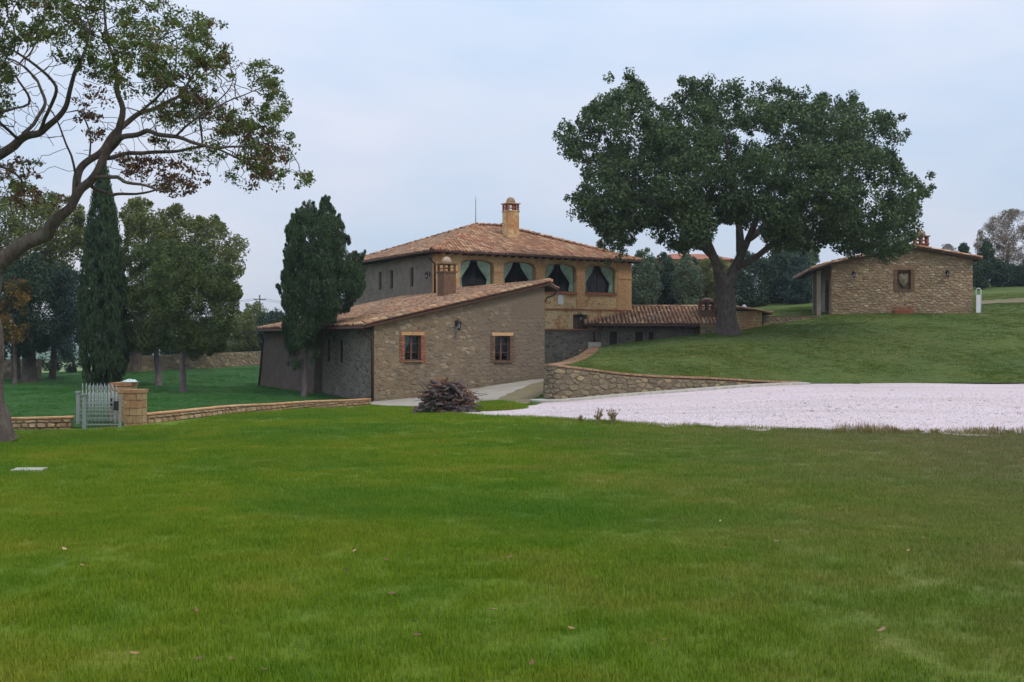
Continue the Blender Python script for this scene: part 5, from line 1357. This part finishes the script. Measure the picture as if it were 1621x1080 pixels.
BARE = np.vstack([sample_crown([(190,130),(340,90),(400,95),(455,140),(450,230),(480,285),(390,300),(340,300),(250,320),(190,300)], YN, 1.9, 150, rg, 2, .8, 60), sample_crown([(-20,60),(190,120),(180,290),(100,240),(60,300),(-20,300)], YN, 1.6, 90, rg, 2, .8, 60)])
grn = np.vstack([A[0], A[4]]); lacy = np.vstack([A[1], SCAT, A[2][:150], A[6][:20]]); brn = np.vstack([A[2][150:], A[3], A[5], A[6][20:], A[7], A[0][::8], SCAT[::8]])
make_tree('leaning_oak', 'near leaning oak with bare crooked limbs and thinning autumn leaves at the left edge', 'tree', bn, NL, np.vstack(A+[BARE, SCAT]), M['bark'],
  [(lacy, rg.uniform(.07,.22,len(lacy)), 34, .07, M['leaf_near'], dict(aspect=.5, sq=(1,1,.7))), (grn, rg.uniform(.1,.25,len(grn)), 54, .074, M['leaf_near'], dict(aspect=.55, sq=(1,1,.7))), (brn, rg.uniform(.08,.2,len(brn)), 26, .08, M['leaf_brown'], dict(aspect=.55, sq=(1,1,.7)))], 22, step=.14, kill=.16, infl=1.8, tip=.0062)

# --- slim cypress behind the gate
CY1 = [(165,240),(175,290),(186,340),(195,400),(202,450),(207,500),(207,550),(201,588),(190,607),(141,607),(128,590),(124,540),(122,480),(127,420),(134,360),(145,310),(155,270)]
rg = np.random.default_rng(31)
YC = 57.0; bc = P(166, 614, YC); bc.z = g1(bc.x, YC)-.05
C = sample_crown(CY1, YC, 1.35, 900, rg, 3, .35, 40)
make_tree('slim_cypress', 'tall slim dark cypress standing right behind the iron gate', 'tree', bc, [[(bc, .22), (P(166,540,YC), .2), (P(166,400,YC), .12), (P(165,255,YC), .03)]], C[::9], M['bark_dark'],
  [(C, fit(C, .24, .1, .1), 95, .22, M['leaf_cypress'], dict(upright=1.2, aspect=.2, sq=(.8,.8,1.6)))], 32, kill=.8)
# --- spreading cypress in front of the wing
CY2 = [(488,300),(491,312),(497,318),(499,332),(505,334),(508,318),(513,305),(519,314),(522,304),(524,322),(530,330),(530,342),(539,338),(541,350),(547,352),(547,372),(560,377),(552,388),(556,402),(566,396),(566,404),(582,392),(574,408),(572,418),(582,432),(575,444),(578,461),(561,482),(537,499),(530,509),(513,515),(503,530),(505,564),(492,588),(486,595),(479,583),(468,592),(455,574),(450,547),(446,523),(450,496),(444,468),(436,450),(447,444),(444,432),(452,428),(449,405),(456,379),(451,362),(459,350),(461,336),(467,342),(472,322),(477,330),(482,318)]
rg = np.random.default_rng(41)
YC = 49.0; bc = P(481, 630, YC); bc.z = g1(bc.x, YC)-.05
C = sample_crown(rough(CY2, 3, 16, 5), YC, 1.8, 1200, rg, .3, .4, 50, holes=(1.1, -.28))
up_ = C[C[:, 2] > -0.2]; lo_ = C[C[:, 2] <= -.2][::3]; C = np.vstack([up_, lo_])
make_tree('cypress_tree', 'bushy dark cypress with ragged outline and bare lower trunk in front of the stone wing', 'tree', bc, [[(bc, .15), (P(482,590,YC), .12), (P(485,540,YC), .11), (P(492,440,YC), .08), (P(490,320,YC), .03)], [(P(486,520,YC), .1), (P(510,440,YC), .07), (P(516,325,YC), .02)]], C[::6], M['bark_pine'],
  [(C, fit(C, rg.uniform(.2,.36,len(C)), .07, .02), 95, .14, M['leaf_cypress'], dict(upright=.9, aspect=.25, sq=(1,1,1.2)))], 42, kill=.5)

# --- trees of the left lawn
def simple_tree(name, label, cat, px, py, Y, poly, D, nC, rad, n, size, leaf, bark_m, seed, trunk_r=.2, group=None, fn=None, kw=None, path=None, minr=0):
    rg = np.random.default_rng(seed); fn = fn or g1
    b = P(px, py, Y); b.z = fn(b.x, Y)-.05
    C = sample_crown(rough(poly, 6, seed), Y, D, int(nC*1.25), rg, 1.5, .5)
    top = C[C[:, 2].argmax()]; mid = C.mean(0)
    q = path or [(Vector((b.x+(mid[0]-b.x)*.15, Y, b.z+(mid[2]-b.z)*.5)), trunk_r*.8), (Vector((b.x+(mid[0]-b.x)*.6, Y, mid[2])), trunk_r*.5)]
    at = C[::max(1, len(C)//90)]
    return make_tree(name, label, cat, b, [[(b+Vector((0,0,-.1)), trunk_r*1.5), (b+Vector((0,0,.35)), trunk_r)]+q], at, bark_m, [(C, fit(C, rg.uniform(.7, 1.3, len(C))*rad, .15, .15), n, size, leaf, kw or {})], seed, step=.5, kill=.8, infl=6, tip=.014, group=group, minr=minr)
simple_tree('pine_tree', 'nearer pine with a curved bare trunk on the left lawn', 'tree', 290, 621, 50, [(245,415),(285,385),(330,395),(368,430),(376,470),(372,505),(378,530),(346,556),(301,566),(262,548),(236,500),(238,450)], 2.2, 210, .45, 190, .15, M['leaf_pine'], M['bark_pine'], 51, .15, kw=dict(aspect=.3), group='pines on the left lawn',
   path=[(P(289,580,50), .13), (P(290,540,50), .12), (P(298,500,50), .08)])
simple_tree('pine_tree', 'farther pine with a dark straight trunk close to the slim cypress', 'tree', 251, 611, 57, [(208,395),(240,375),(280,385),(300,420),(290,500),(270,541),(244,555),(214,560),(202,530),(203,440)], 2.2, 180, .5, 190, .16, M['leaf_pine'], M['bark_pine'], 52, .17, kw=dict(aspect=.3), group='pines on the left lawn',
   path=[(P(248,570,57), .15), (P(246,530,57), .12), (P(250,480,57), .08)])
simple_tree('field_oak', 'loose crowned green oak rising above the two pines', 'tree', 215, 590, 68, [(196,330),(216,311),(244,323),(261,331),(285,327),(310,341),(326,353),(346,341),(359,368),(387,376),(399,398),(383,412),(389,427),(377,443),(387,461),(370,478),(330,480),(290,430),(240,420),(205,440),(196,400)], 3.2, 210, .62, 120, .2, M['leaf_mixed'], M['bark_dark'], 53, .3, group='trees beyond the left lawn')
simple_tree('field_oak', 'yellow green oak behind the leaning oak limb at the left edge', 'tree', 25, 598, 66, [(-70,290),(0,300),(30,285),(62,300),(100,308),(128,328),(136,380),(132,425),(112,465),(60,478),(0,460),(-70,450)], 3.6, 230, .65, 120, .2, M['leaf_mixed'], M['bark_dark'], 54, .28, group='trees beyond the left lawn')
simple_tree('dark_conifer', 'dark conifer with thick trunk in the shade at the far left', 'tree', 47, 599, 62, [(-40,430),(20,410),(60,400),(85,430),(100,500),(95,540),(60,562),(20,566),(-30,560)], 2.6, 170, .6, 150, .2, M['leaf_dark'], M['bark_dark'], 55, .42, kw=dict(aspect=.3), group='dark conifers at the far left')
simple_tree('dark_conifer', 'blue green conifer between the thick trunk and the slim cypress', 'tree', 83, 599, 64, [(70,420),(100,410),(128,430),(134,500),(130,545),(110,572),(85,560),(75,500)], 2.0, 110, .55, 130, .18, M['leaf_blue'], M['bark_dark'], 56, .2, kw=dict(aspect=.3), group='dark conifers at the far left')
simple_tree('golden_maple', 'small tree with yellow and rusty leaves next to the leaning oak trunk', 'tree', 24, 600, 60, [(4,450),(20,440),(42,444),(48,470),(38,500),(46,530),(30,545),(10,540),(0,500)], 1.0, 60, .35, 70, .15, M['leaf_gold'], M['bark_dark'], 57, .12)
simple_tree('bay_tree', 'low grey green tree behind the slim cypress on its left', 'tree', 118, 598, 74, [(60,520),(90,500),(130,510),(150,540),(140,585),(100,590),(62,580)], 1.8, 60, .5, 110, .15, M['leaf_blue'], M['bark_dark'], 58, .14, group='bushes behind the field wall')
# hedge-like bushes behind the field wall
hb = [(215,92,(196,250),500,570,'leaf_dark'),(270,95,(240,310),500,565,'leaf_dark'),(330,92,(300,360),505,563,'leaf_dark'),(375,98,(350,405),490,560,'leaf_mixed'),(400,104,(375,432),478,558,'leaf_mixed'),(432,96,(405,462),486,560,'leaf_dark')]
hl = ['round dark bush behind the field wall, nearest the slim cypress','dark bush behind the field wall between the two pine trunks','dark bush behind the field wall right of the pine trunks','green bush behind the field wall, second from the stone wing','taller light green bush behind the wall below the utility pole','dark bush behind the field wall touching the stone wing']
for i, (px, Y, (xa_, xb_), yt, yb_, lm_) in enumerate(hb):
    rr_ = random.Random(60+i); xm_ = (xa_+xb_)/2; hw_ = (xb_-xa_)/2
    po = [(xm_+hw_*math.cos(t)*rr_.uniform(.85,1.1), (yt+yb_)/2-(yb_-yt)/2*math.sin(t)*rr_.uniform(.8,1.15)) for t in np.linspace(0, 2*math.pi, 15)[:-1]]
    simple_tree('field_bush', hl[i], 'bush', px, 575, Y, po, 2.0, 70, .7, 90, .22, M[lm_], M['bark_dark'], 61+i, .15, group='bushes behind the field wall')

# --- trees behind the house and the outbuilding, up to the cottage
def blob(xa_, xb_, yt, yb_, seed, amp=.16, n=16):
    rr_ = random.Random(seed); xm_ = (xa_+xb_)/2; hw_ = (xb_-xa_)/2
    return [(xm_+hw_*math.cos(t)*(1+rr_.uniform(-amp, amp)), (yt+yb_)/2-(yb_-yt)/2*math.sin(t)*(1+rr_.uniform(-amp, amp))) for t in np.linspace(0, 2*math.pi, n)[:-1]]
bk = [('olive_tree','grey green olive just right of the ochre house wall','olive', 1015, 84, (996,1046,398,508),'leaf_olive'),
 ('olive_tree','olive behind the outbuilding roof, second from the house','olive', 1045, 88, (1024,1076,402,505),'leaf_dark'),
 ('olive_tree','pale olive behind the outbuilding chimney','olive', 1085, 86, (1060,1112,401,505),'leaf_olive'),
 ('olive_tree','olive half hidden by the left fork of the big oak','olive', 1115, 92, (1100,1160,400,505),'leaf_mixed'),
 ('holm_oak','dark holm oak right of the big oak trunk','tree', 1190, 86, (1156,1222,396,505),'leaf_dark'),
 ('holm_oak','dark holm oak between big oak and cottage','tree', 1225, 90, (1200,1262,395,502),'leaf_dark'),
 ('holm_oak','darkest holm oak right beside the cottage porch','tree', 1268, 86, (1238,1300,400,500),'leaf_blue'),
 ('holm_oak','pale topped holm oak above the cottage porch roof','tree', 1255, 100, (1235,1300,350,450),'leaf_olive'),
 ('distant_oak','small tree top showing above the right end of the house roof','tree', 947, 100, (930,968,384,470),'leaf_grey')]
for i, (nm, lb_, ca_, px, Y, (a1, a2, t1, t2), lm_) in enumerate(bk):
    simple_tree(nm, lb_, ca_, px, 505, Y, blob(a1, a2, t1, t2, 80+i), 2.6, 110, .6, 130, .19, M[lm_], M['bark_dark'], 81+i, .2, fn=m1, group='trees behind the outbuilding' if i < 8 else None)
br = [('autumn_tree','tall thin leaved greyish autumn tree at the right edge','tree',1592,96,(1540,1660,326,452),'leaf_grey',230,90,.5,.14),
 ('column_cypress','narrow dark cypress in front of the autumn tree','tree',1563,90,(1553,1573,372,460),'leaf_dark',90,90,.3,.16),
 ('column_cypress','tiny narrow cypress left of the autumn tree beyond the cottage roof','tree',1527,96,(1521,1534,377,430),'leaf_dark',50,70,.25,.16),
 ('scrub_tree','low bare scrub showing over the right slope of the cottage roof','bush',1503,92,(1484,1522,388,440),'leaf_dark',50,50,.35,.16),
 ('scrub_tree','dark bush between the cottage eave and the narrow cypress','bush',1548,88,(1534,1572,408,456),'leaf_dark',60,110,.5,.18),
 ('scrub_tree','dark scrub under the autumn tree','bush',1588,92,(1560,1612,415,458),'leaf_dark',80,110,.6,.18),
 ('scrub_tree','dark scrub cut by the right edge of the picture','bush',1625,92,(1602,1668,412,456),'leaf_dark',80,110,.6,.18)]
for i, (nm, lb_, ca_, px, Y, (a1, a2, t1, t2), lm_, nC, nl, rd_, sz_) in enumerate(br):
    simple_tree(nm, lb_, ca_, px, 460, Y, blob(a1, a2, t1, t2, 95+i, .1), 1.0 if 'cypress' in nm else 3, nC, rd_, nl, sz_, M[lm_], M['bark_dark'], 101+i, .25 if i == 0 else .1, fn=m1, kw=dict(upright=1) if 'cypress' in nm else None, group='cypresses beyond the cottage' if 'cypress' in nm else ('scrub beyond the cottage' if 'scrub' in nm else None))

# --- villa behind the trees
vl = empty('far_villa', P(1100, 470, 112), R(8), 'ochre villa with orange tile roof half hidden behind the trees', 'house'); vl.location.z = m1(vl.location.x, 112)
hv = (540-411)/F*112-vl.location.z
m_ = MB(); m_.box(-4.2,4.6,0,7,-1,hv); m_.build('wall', M['brick_soft'], vl)
m_ = MB(); m_.add([(-4.7,-.5,hv),(5.1,-.5,hv),(5.1,7.5,hv),(-4.7,7.5,hv),(-1.5,3.5,hv+.9),(2.0,3.5,hv+.9)], [(0,1,5,4),(1,2,5),(2,3,4,5),(3,0,4),(3,2,1,0)]); m_.build('roof', flat('orange_tile', srgb('98604a'), .9, 3, .2), vl)
for x in (-4.4,-3.2,-.5,2.4):
    m_ = MB(); m_.box(x,x+.8,-.04,.1,hv-2.4,hv-1.1); m_.build('window', M['timber'], vl)
# utility pole and wire
up_ = P(411, 500, 170); pole = empty('utility_pole', (up_.x, up_.y, up_.z-6), 0, 'thin utility pole with cross arm far behind the bushes', 'utility pole')
m_ = MB(); m_.tube([(0,0,-6),(0,0,9.4)], [.17,.12], 8); m_.build('pole', M['bark'], pole)
m_ = MB(); m_.box(-1.0,1.0,-.06,.06,8.6,8.75); m_.build('cross_arm', M['bark'], pole)
for s in (-.9, .9):
    m_ = MB(); m_.tube([(s,0,8.75+0.02)]+[(s+40*t,4*t,8.77-2.2*math.sin(math.pi*t)) for t in (.25,.5,.75,1)], .02, 4); m_.build('wire', M['metal_dark'], pole)
    m_ = MB(); m_.tube([(s,0,8.77)]+[(s-60*t,4*t,8.77-2.6*math.sin(math.pi*t)) for t in (.25,.5,.75,1)], .02, 4); m_.build('wire', M['metal_dark'], pole)

# ================================================================ GROUND COVER
def in_poly(poly, x, y): return inside([tuple(p) for p in poly], x, y)
def tuft_mesh(seed, n, rad, h, w, seg=2):
    rg = np.random.default_rng(seed); a = rg.uniform(0, 2*math.pi, n); r_ = rad*np.sqrt(rg.random(n))
    bx, by = r_*np.cos(a), r_*np.sin(a); th = rg.uniform(0, 2*math.pi, n); ln = rg.uniform(.1, .75, n); hh = h*rg.uniform(.55, 1.25, n)
    V = np.zeros((n, 5, 3)); wx, wy = -np.sin(th)*w/2, np.cos(th)*w/2; dx, dy = np.cos(th)*ln*hh, np.sin(th)*ln*hh
    V[:, 0] = np.stack([bx-wx, by-wy, np.zeros(n)-.01], 1); V[:, 1] = np.stack([bx+wx, by+wy, np.zeros(n)-.01], 1)
    V[:, 2] = np.stack([bx+wx*.8+dx*.35, by+wy*.8+dy*.35, hh*.6], 1); V[:, 3] = np.stack([bx-wx*.8+dx*.35, by-wy*.8+dy*.35, hh*.6], 1)
    V[:, 4] = np.stack([bx+dx, by+dy, hh], 1)
    i = np.arange(n)[:, None]*5
    T = np.concatenate([i+[0,1,2], i+[0,2,3], i+[3,2,4]]); return npmesh('tuft', V.reshape(-1, 3), T, M['blade'], {'rnd': np.repeat(rg.random(n), 5)})
def instancer(name, pts, scl, protos, label=None):
    pc = bpy.data.collections.new(name+'_kinds')
    for i, me in enumerate(protos):
        pc.objects.link(bpy.data.objects.new('tuft', me))
    me = bpy.data.meshes.new(name); me.vertices.add(len(pts)); me.vertices.foreach_set('co', np.asarray(pts, np.float32).ravel())
    a = me.attributes.new('scl', 'FLOAT', 'POINT'); a.data.foreach_set('value', np.asarray(scl, np.float32)); me.materials.append(M['blade'])
    o = link(bpy.data.objects.new(name, me)); tag(o, label, kind='stuff')
    g = bpy.data.node_groups.new(name, 'GeometryNodeTree'); g.interface.new_socket('Geometry', in_out='INPUT', socket_type='NodeSocketGeometry'); g.interface.new_socket('Geometry', in_out='OUTPUT', socket_type='NodeSocketGeometry')
    N = g.nodes; gi, go = N.new('NodeGroupInput'), N.new('NodeGroupOutput')
    ip = N.new('GeometryNodeInstanceOnPoints'); ci = N.new('GeometryNodeCollectionInfo'); ci.inputs['Collection'].default_value = pc; ci.inputs['Separate Children'].default_value = True
    ip.inputs['Pick Instance'].default_value = True
    rv = N.new('FunctionNodeRandomValue'); rv.data_type = 'FLOAT_VECTOR'; rv.inputs[0].default_value = (-.12,-.12,0); rv.inputs[1].default_value = (.12,.12,6.283)
    na = N.new('GeometryNodeInputNamedAttribute'); na.data_type = 'FLOAT'; na.inputs[0].default_value = 'scl'
    g.links.new(gi.outputs[0], ip.inputs['Points']); g.links.new(ci.outputs[0], ip.inputs['Instance']); g.links.new(rv.outputs[0], ip.inputs['Rotation'])
    g.links.new(na.outputs[0], ip.inputs['Scale']); g.links.new(ip.outputs[0], go.inputs[0])
    md = o.modifiers.new('scatter', 'NODES'); md.node_group = g; return o
rg = np.random.default_rng(91)
tufts = [tuft_mesh(200+i, 72, .135, .037, .0034) for i in range(5)]
def lawn_points(y0_, y1_, dens, margin=1.06):
    # the lawn goes on to both sides of the view
    w_ = lambda y: y*.4925*margin+5.5
    n = int((y1_-y0_)*2*w_(y1_)*dens); Y = rg.uniform(y0_, y1_, n); X = rg.uniform(-1, 1, n)*w_(y1_)
    k = np.abs(X) < w_(Y); X, Y = X[k], Y[k]
    k = ~in_poly(GRAV, X, Y) & ~in_poly(TRACK, X, Y); X, Y = X[k], Y[k]
    kb = ~((X < -9.5) & (Y > 29.2)) & ~((X < -6) & (Y > 40)); X, Y = X[kb], Y[kb]
    return np.stack([X, Y, G(X, Y)], 1)
p1 = lawn_points(3.2, 12, 125, 1.15); p2 = lawn_points(12, 22, 60); p3 = lawn_points(22, 46, 22)
patch = lambda p: np.array([mnoise.noise(Vector((x*.7, y*.7, 0))) for x, y, _ in p])
s1 = .95+.35*patch(p1)+rg.uniform(-.12,.2,len(p1)); s2 = 1.15+.4*patch(p2)+rg.uniform(-.15,.25,len(p2)); s3 = 1.5+.5*patch(p3)+rg.uniform(-.2,.3,len(p3))
instancer('grass', np.vstack([p1, p2, p3]), np.concatenate([s1, s2, s3]), tufts, 'short green lawn grass')
# ragged grass and weeds along the gravel edge
edge = resample(GRAV[:9], .06); ep = []; es = []
for p in edge:
    if random.random() < .8:
        x, y = p.x+random.gauss(0,.05), p.y+random.gauss(-.02,.14); ep.append((x, y, g1(x, y)+.01)); es.append(random.uniform(1, 2.3))
instancer('edge_grass', ep, es, tufts, 'ragged grass along the gravel edge')
straw_t = []
for i in range(3):
    me_ = tuft_mesh(300+i, 30, .12, .11, .006); me_.materials.clear(); me_.materials.append(flat('straw_blade', srgb('857850'), .9)); straw_t.append(me_)
ep = []; es = []
for p in resample(GRAV[5:9], .025):
    dens = .5+.5*mnoise.noise(Vector((p.x*.9, 0, 4)))*1.8
    if p.x > 6.6 and random.random() < dens:
        x, y = p.x+random.gauss(0,.05), p.y+random.gauss(.05,.22); ep.append((x, y, g1(x, y)+.015)); es.append(random.uniform(.8, 1.7))
for _ in range(60):
    Yq = random.uniform(21, 40); Xq = random.uniform(.1, .5)*Yq; ep.append((Xq, Yq, g1(Xq, Yq)+.015)); es.append(random.uniform(.25,.6))
instancer('dry_grass', ep, es, straw_t, 'brownish dry grass fringe at the gravel edge')
def weed(px, py, h, n, label, mat, seed):
    r = random.Random(seed); q = hit(px, py, G, 15); root = empty('dry_weed', q, 0, label, 'weed', 'dry weeds at the gravel edge')
    m_ = MB(); lv = []
    for i in range(n):
        a = r.uniform(0, 6.28); ln = r.uniform(.15,.6); H = h*r.uniform(.5,1); pts = [(r.uniform(-.06,.06), r.uniform(-.06,.06), -.02)]
        for t in (.35,.7,1): pts.append((pts[0][0]+math.cos(a)*ln*H*t**1.5, pts[0][1]+math.sin(a)*ln*H*t**1.5, H*t))
        m_.tube(pts, [.006,.005,.004,.002], 4); lv += [Vector(pts[1]).lerp(Vector(pts[3]), r.random()) for _ in range(5)]
    m_.build('stem', mat, root); V, Fq, a = leaf_cloud(np.array([tuple(v) for v in lv]), .03, 4, .035, np.random.default_rng(seed)); npobj('leaf', V, Fq, M['leaf_gold'], root, {'rnd': a})['kind'] = 'stuff'
M['straw'] = flat('dry_stem', srgb('8c8458'), .9)
weed(947, 672, .42, 16, 'taller yellowish weed tuft at the near gravel edge, left of its twin', M['straw'], 1)
weed(970, 672, .46, 20, 'tallest yellowish weed tuft at the near gravel edge', M['straw'], 2)
weed(918, 670, .2, 12, 'small faint weed tuft left of the two taller ones', M['straw'], 3)
for i, px in enumerate((1330,1372,1418,1452,1480,1575,1600)):
    weed(px, 687, .08+.03*(i % 3), 9, ['low brownish weed at the near gravel edge, leftmost of the right hand row','second low brownish weed along the right gravel edge','third low brownish weed along the right gravel edge','fourth low brownish weed along the right gravel edge','fifth weed along the right gravel edge, before the gap','weed past the gap on the right gravel edge','last low weed at the right end of the gravel edge'][i], M['straw'], 10+i)
# short turf texture on the hill and the left lawn
Yh = rg.uniform(38.5, 80, 52000); Xh = rg.uniform(1, 46, 52000); k = in_poly(HILL, Xh, Yh) & (Xh < .56*Yh+3); Xh, Yh = Xh[k], Yh[k]
M['hill_blade'] = (lambda t_, c_: t_.finish(t_.mix(1.0, t_.mix(.6, c_, srgb('4c5a28')), t_.ramp(t_.n('Attribute', attribute_name='rnd').outputs['Fac'], [(0, (.6,.65,.6,1)), (1, (1.3,1.25,1.1,1))]), 'MULTIPLY'), .7, trans=.2, spec=.2))(*grass_mat('hill_blades', False)[:2])
M['left_blade'] = (lambda t_, c_: t_.finish(t_.mix(1.0, t_.mix(.85, c_, srgb('22601a')), t_.ramp(t_.n('Attribute', attribute_name='rnd').outputs['Fac'], [(0, (.6,.65,.6,1)), (1, (1.3,1.25,1.1,1))]), 'MULTIPLY'), .7, trans=.2, spec=.2))(*grass_mat('left_blades', False)[:2])
def tufts_of(mat, seed):
    out = []
    for i in range(3):
        me_ = tuft_mesh(seed+i, 26, .16, .04, .009); me_.materials.clear(); me_.materials.append(mat); out.append(me_)
    return out
ph = lambda x, y: .8+.5*mnoise.noise(Vector((x*.35, y*.35, 5)))
instancer('hill_grass', np.stack([Xh, Yh, Mh(Xh, Yh)+.02], 1), [ph(x, y)*random.uniform(.8, 1.7) for x, y in zip(Xh, Yh)], tufts_of(M['hill_blade'], 500), 'short grass of the hill lawn')
Yl = rg.uniform(31, 78, 30000); Xl = -rg.uniform(5, 42, 30000); k = in_poly([(-60, 29), (-14.3, 30), (-12.5, 30.6), (-11, 31), (-9.4, 35), (-7.6, 42), (-6.7, 45), (-14.2, 58.6), (-14.2, 80), (-20, 70), (-26, 66.5), (-60, 67)], Xl, Yl); Xl, Yl = Xl[k], Yl[k]
instancer('left_grass', np.stack([Xl, Yl, G(Xl, Yl)+.01], 1), [ph(x, y)*random.uniform(.7, 1.5) for x, y in zip(Xl, Yl)], tufts_of(M['left_blade'], 520), 'short grass of the left lawn')
# taller grass beside the brushwood pile
q = [HX(750,648,25), HX(770,640,25), HX(790,639,25), HX(810,642,25), HX(822,648,25), HX(800,651,25), HX(770,652,25)]
sheet('grass_island', q, G, M['lawn_left'], .06, .3, .1)
pp = []; 
xs_ = [a[0] for a in q]; ys_ = [a[1] for a in q]
X = rg.uniform(min(xs_), max(xs_), 1500); Y = rg.uniform(min(ys_), max(ys_), 1500); k = in_poly(q, X, Y); X, Y = X[k], Y[k]
instancer('island_grass', np.stack([X, Y, G(X, Y)+.03], 1), rg.uniform(1.6, 3.2, len(X)), tufts, 'tuft of taller grass beside the wood pile')
# loose pebbles on the gravel
tet = np.array([(-.5,-.3,0),(.5,-.35,0),(.05,.5,0),(0,0,.5),(.1,-.5,.25)]); tf = np.array([(0,1,3),(1,2,3),(2,0,3),(0,4,1)])
n = 9000; Y = np.sqrt(rg.uniform(19**2, 36**2, n*2)); X = rg.uniform(-.08, .5, n*2)*Y; k = in_poly(GRAV, X, Y); X, Y = X[k][:n], Y[k][:n]; n = len(X)
s = rg.uniform(.018,.05,n)[:,None,None]; a = rg.uniform(0,6.28,n); ca_, sa_ = np.cos(a), np.sin(a); Rm = np.zeros((n,3,3)); Rm[:,0,0]=ca_; Rm[:,0,1]=-sa_; Rm[:,1,0]=sa_; Rm[:,1,1]=ca_; Rm[:,2,2]=1
V = np.einsum('nij,kj->nki', Rm, tet)*s + np.stack([X, Y, G(X, Y)+.02], 1)[:,None,:]
Fq = (tf[None]+np.arange(n)[:,None,None]*5).reshape(-1,3)
M['pebble'] = stone_mat('pebble', [srgb('c9bfc0'), srgb('dcd4d6'), srgb('9c9290'), srgb('e6e0e2'), srgb('b0a6a4')], .1, .1)
o = npobj('loose_gravel', V.reshape(-1,3), Fq, M['pebble'], attrs={'rnd': np.repeat(rg.random(n), 5)}); o['kind'] = 'stuff'
# fallen leaves
lp = [(443,728),(755,824),(1140,833),(657,1000),(620,950),(1298,925),(1112,1075),(130,906),(213,1053),(312,1060),(1052,1028),(1437,882),(1395,1010),(300,790),(93,820),(780,976),(1230,865),(842,1062),(1330,812),(250,752),(1050,800),(560,880),(905,1010)]
rl = random.Random(8)
lp += [(rl.uniform(0,1621), 700+380*rl.random()**1.6) for _ in range(18)]
V = []; Fq = []; A_ = []
for (px, py) in lp:
    q = hit(px, py, G, 4); c = Vector((q.x, q.y, q.z+.045)); t = Vector((rl.uniform(-1,1), rl.uniform(-1,1), rl.uniform(-.2,.4))).normalized(); b = t.cross(Vector((rl.uniform(-.4,.4),rl.uniform(-.4,.4),1))).normalized(); nn = t.cross(b); s = rl.uniform(.018,.036); o0 = len(V)
    for (u, v, w_) in ((-1,0,.1),(-.4,.45,.25),(.3,.5,.2),(1,0,0),(.3,-.5,.2),(-.4,-.4,.3)): V.append(c+t*u*s+b*v*s+nn*w_*s)
    Fq.append((o0,o0+1,o0+2,o0+3)); Fq.append((o0,o0+3,o0+4,o0+5)); A_ += [rl.random()]*6
o = npobj('fallen_leaves', np.array([tuple(v) for v in V]), np.array(Fq), M['dead_leaf'], attrs={'rnd': A_}); tag(o, 'scattered brown leaves on the lawn', kind='stuff')
# leaf litter on the hill under the oak
X = rg.normal(bo.x, 6, 260); Y = rg.normal(YO-4, 3.5, 260); Z = Mh(X, Y)+.06
V, Fq, a = leaf_cloud(np.stack([X, Y, Z], 1), .03, 1, .12, rg)
o = npobj('leaf_litter', V, Fq, M['dead_leaf'], attrs={'rnd': a}); tag(o, 'sparse dead leaves under the big oak', kind='stuff')
# dried plants in the planter
V, Fq, a = leaf_cloud([(x, 0, .52) for x in np.linspace(-.5,.5,9)], .14, 40, .08, rg, upright=.6)
o = npobj('dried_plants', V, Fq, M['dead_leaf'], pt, {'rnd': a}); o['kind'] = 'stuff'

# ================================================================ AIR
hz_ = MB(); hz_.box(-2600, 2600, -700, 3600, -34, 26); o = hz_.build('haze', None); tag(o, 'thin pale autumn haze', kind='stuff')
hm = bpy.data.materials.new('haze'); hm.use_nodes = True; ht = hm.node_tree; ht.nodes.clear()
ho = ht.nodes.new('ShaderNodeOutputMaterial'); hp = ht.nodes.new('ShaderNodeVolumePrincipled')
hp.inputs['Color'].default_value = (.78, .88, 1, 1); hp.inputs['Density'].default_value = .0003; hp.inputs['Anisotropy'].default_value = 0
ht.links.new(hp.outputs[0], ho.inputs['Volume']); o.data.materials.append(hm)
